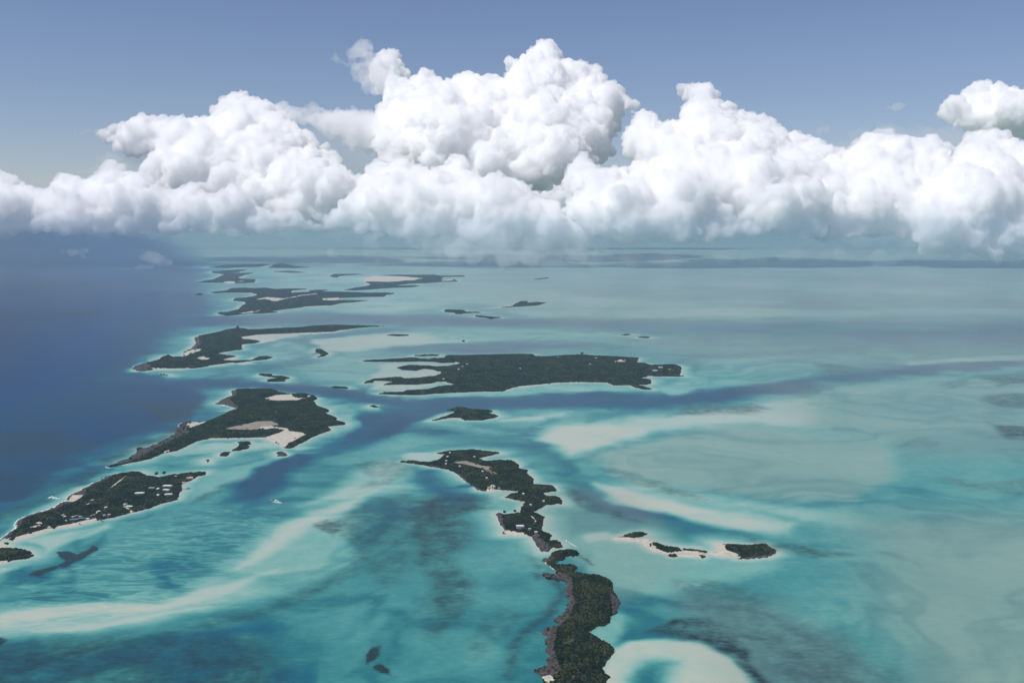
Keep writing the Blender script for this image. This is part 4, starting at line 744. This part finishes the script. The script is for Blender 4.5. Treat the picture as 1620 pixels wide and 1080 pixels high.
def small_boat(name, u, v, L_, rot, label, hullm):
    root = link(bpy.data.objects.new(name, None)); root.location = at(u, v); root.rotation_euler.z = math.radians(rot); tag(root, label, 'boat')
    h_ = L_ / 2; B = L_ * .17
    part('hull', loft([(x * h_, [(B * b_ * .3, -.3), (B * b_ * .9, .15), (B * b_, .95 + .3 * max(0, x))]) for x, b_ in ((-1, .95), (-.2, 1), (.5, .75), (.85, .35), (1, .04))]), hullm, root)
    part('console', bxs([(-.2 * h_, .12 * h_, -B * .4, B * .4, .9, 2.0)]), M_WHITE, root)
    part('outboard_motor', bxs([(-1.1 * h_, -.98 * h_, -.3, .3, .1, 1.6)]), M_NAVY, root)
    return root
small_boat('dinghy', 428.5, 791, 8.5, -20, 'small grey dinghy tied behind the white motor yacht', M_GREY)
a_, b_ = at(896.5, 855.3), at(913.5, 865.5); d_ = (b_ - a_); ang = math.degrees(math.atan2(-d_.y, -d_.x))
small_boat('speedboat', 896.5, 855.3, 9, ang, 'tiny speedboat running up past the centre island at the head of a white wake', M_WHITE)
rng = np.random.default_rng(5); V_, F_ = [], []; n = 26; sid = Vector((-d_.y, d_.x, 0)).normalized()
for k in range(n + 1):
    t = k / n; c_ = a_ + d_ * (t * 1.02 + .01); wd = (.7 + 1.7 * t ** .7) * rng.uniform(.75, 1.2) * (1 if t < .75 else max(.05, (1 - t) / .25))
    for s in (-1, 1): V_.append(tuple(c_ + sid * wd * s + Vector((0, 0, .06))))
F_ = [(2 * k, 2 * k + 1, 2 * k + 3, 2 * k + 2) for k in range(n)]
tag(part('wake', (V_, F_), M_WAKE, None), 'straight white foam wake behind the tiny speedboat', 'wake')
# ---------------------------------------------------------------- surf on the rocky ocean shores
def surf(line, per, size, seed, spread=.8):
    rng = np.random.default_rng(seed); VV, FF = [], []; L_ = np.array(line, float)
    for p, q in zip(L_[:-1], L_[1:]):
        for k in range(max(1, int(np.hypot(*(q - p)) * per))):
            c_ = p + (q - p) * rng.uniform(0, 1) + rng.normal(0, 1, 2) * (spread, spread * .45); w_ = at(*c_, .07); r = size * w_.length / F * rng.uniform(.3, 1.2); k0 = len(VV); m = 7; th = rng.uniform(-.5, .5) + math.atan2(*(at(*q) - at(*p)).yx[:2][::1]) if False else rng.uniform(0, 3.1)
            for j in range(m):
                a2 = 2 * math.pi * j / m; x, y = math.cos(a2) * r * rng.uniform(.6, 1.4), math.sin(a2) * r * 1.6 * rng.uniform(.5, 1.3); VV.append((w_.x + x, w_.y + y, .07 + .002 * (k % 9)))
            FF.append(tuple(range(k0, k0 + m)))
    return tag(part('surf', (VV, FF), M_FOAM, None), kind='stuff')
surf([(0,853),(7,848),(17,840),(26,834),(22,829),(28,822),(39,817.5),(53,812.5),(72,807.5),(84,802.5),(97,794.5),(107,791),(106,786),(113,781.5),(128,774.5),(138,769.5),(147,763.5),(155,761.5),(169,753.5),(176,751)], 1.15, 1.15, 3, .75)
surf([(76,788),(82,785),(85,787),(94,788)], 1.6, 1.3, 4, .8)
surf([(214,718),(232,708),(247,702),(260,695),(275,687),(279,680),(284,672),(289,668)], .55, 1.2, 5, .8)
surf([(352,640),(360,643),(366,643.5),(373,646.5)], 1.2, 1.2, 6, .6); surf([(167,738),(174,740)], 1.5, 1.2, 7, .8); surf([(202,726),(210,722)], 1.0, 1.2, 7, .8)
surf([(346,634),(366,626),(365,620)], .7, .9, 8, .6); surf([(208,583),(214,579)], 1.0, 1.3, 9, 1); surf([(292,562),(298,556),(306,552)], .9, 1.3, 10, 1); surf([(307,536),(310,543)], 1.2, .9, 11, .6); surf([(346,524),(355,521)], .8, .9, 12, .5); surf([(250,570),(252,566)], .9, .9, 12, .5)
surf([(898,956),(902,957)], 1.2, .7, 13, .6); surf([(883,986),(886,986)], 1.5, .7, 14, .5); surf([(851,999),(854,1001)], 1.5, .6, 15, .8); surf([(888,919),(893,921)], 1.2, .6, 16, .7); surf([(857,1024),(859,1028)], 1.2, .5, 17, .7)
# ---------------------------------------------------------------- a few single trees that stand clear of the scrub
def tree(u, v, hgt, isl, label):
    I = IKEY[isl]; p = at(u, v, 2.0); hz, _ = land_height(I, np.array([[p.x, p.y]])); root = link(bpy.data.objects.new('tree', None)); root.location = (p.x, p.y, float(hz[0]) - .3); tag(root, label, 'tree', 'single trees standing on the shores')
    rng = np.random.default_rng(int(u * 7 + v)); n = 6; V_, F_ = [], []
    for k, (z, r) in enumerate(((0, .4), (hgt * .35, .3), (hgt * .75, .16))):
        for j in range(n): V_.append((math.cos(j * 6.283 / n) * r + .15 * k, math.sin(j * 6.283 / n) * r, z))
    for k in range(2):
        for j in range(n): F_.append((k * n + j, k * n + (j + 1) % n, (k + 1) * n + (j + 1) % n, (k + 1) * n + j))
    for j in range(4):
        a2 = j * 1.57 + .4; k0 = len(V_); V_ += [(.2, 0, hgt * .45), (.35, .15, hgt * .45), (.3, 0, hgt * .52), (math.cos(a2) * hgt * .3, math.sin(a2) * hgt * .3, hgt * .78)]; F_ += [(k0, k0 + 1, k0 + 3), (k0 + 1, k0 + 2, k0 + 3), (k0 + 2, k0, k0 + 3)]
    part('trunk', (V_, F_), M_TIMBER, root)
    m = 70; d_ = rng.normal(0, 1, (m, 3)); d_ /= np.linalg.norm(d_, axis=1)[:, None]; d_ *= rng.uniform(.35, 1, (m, 1)) * np.array([hgt * .42, hgt * .42, hgt * .32]); d_[:, 2] += hgt * .72
    cr = bushes('crown', d_, rng.uniform(.5, 1.1, m) * hgt * .12, rng.uniform(.5, 1.0, m) * hgt * .1, rng.uniform(0, 1, m), root, seed=3); del cr['kind']
for args in ((248,752.5,13,'C','dark tree left of two on the upper shore of the left island'), (260,751.5,13,'C','dark tree right of two on the upper shore of the left island'), (798,812.5,10,'A','tree on the sandy neck of the centre island, left one'), (814.5,811.5,10,'A','tree on the sandy neck of the centre island, right one'), (921,564,20,'F','lone tree sticking up from the top edge of the biggest island'), (376,521.5,22,'E','tree on the highest knoll of the hook-shaped island'), (266.5,565,16,'E','tree on the knoll at the pointed left end of the hook-shaped island')): tree(*args)
# ---------------------------------------------------------------- haze
def haze(far_y=16700.0, dens=3.0e-5):
    x0, x1, y0, y1, z0, z1 = -60000, 60000, -6000, far_y, -4, H + 130
    me = bpy.data.meshes.new('haze'); me.from_pydata([(x, y, z) for z in (z0, z1) for y in (y0, y1) for x in (x0, x1)], [], [(0, 2, 3, 1), (4, 5, 7, 6), (0, 1, 5, 4), (2, 6, 7, 3), (0, 4, 6, 2), (1, 3, 7, 5)])
    m = bpy.data.materials.new('haze'); m.use_nodes = True; t = m.node_tree; t.nodes.clear(); o = t.nodes.new('ShaderNodeOutputMaterial'); v = t.nodes.new('ShaderNodeVolumePrincipled')
    v.inputs['Color'].default_value = (.54, .78, .97, 1); v.inputs['Density'].default_value = dens; v.inputs['Anisotropy'].default_value = .1
    t.links.new(v.outputs[0], o.inputs['Volume']); me.materials.append(m)
    return tag(link(bpy.data.objects.new('haze', me)), kind='stuff')
haze()
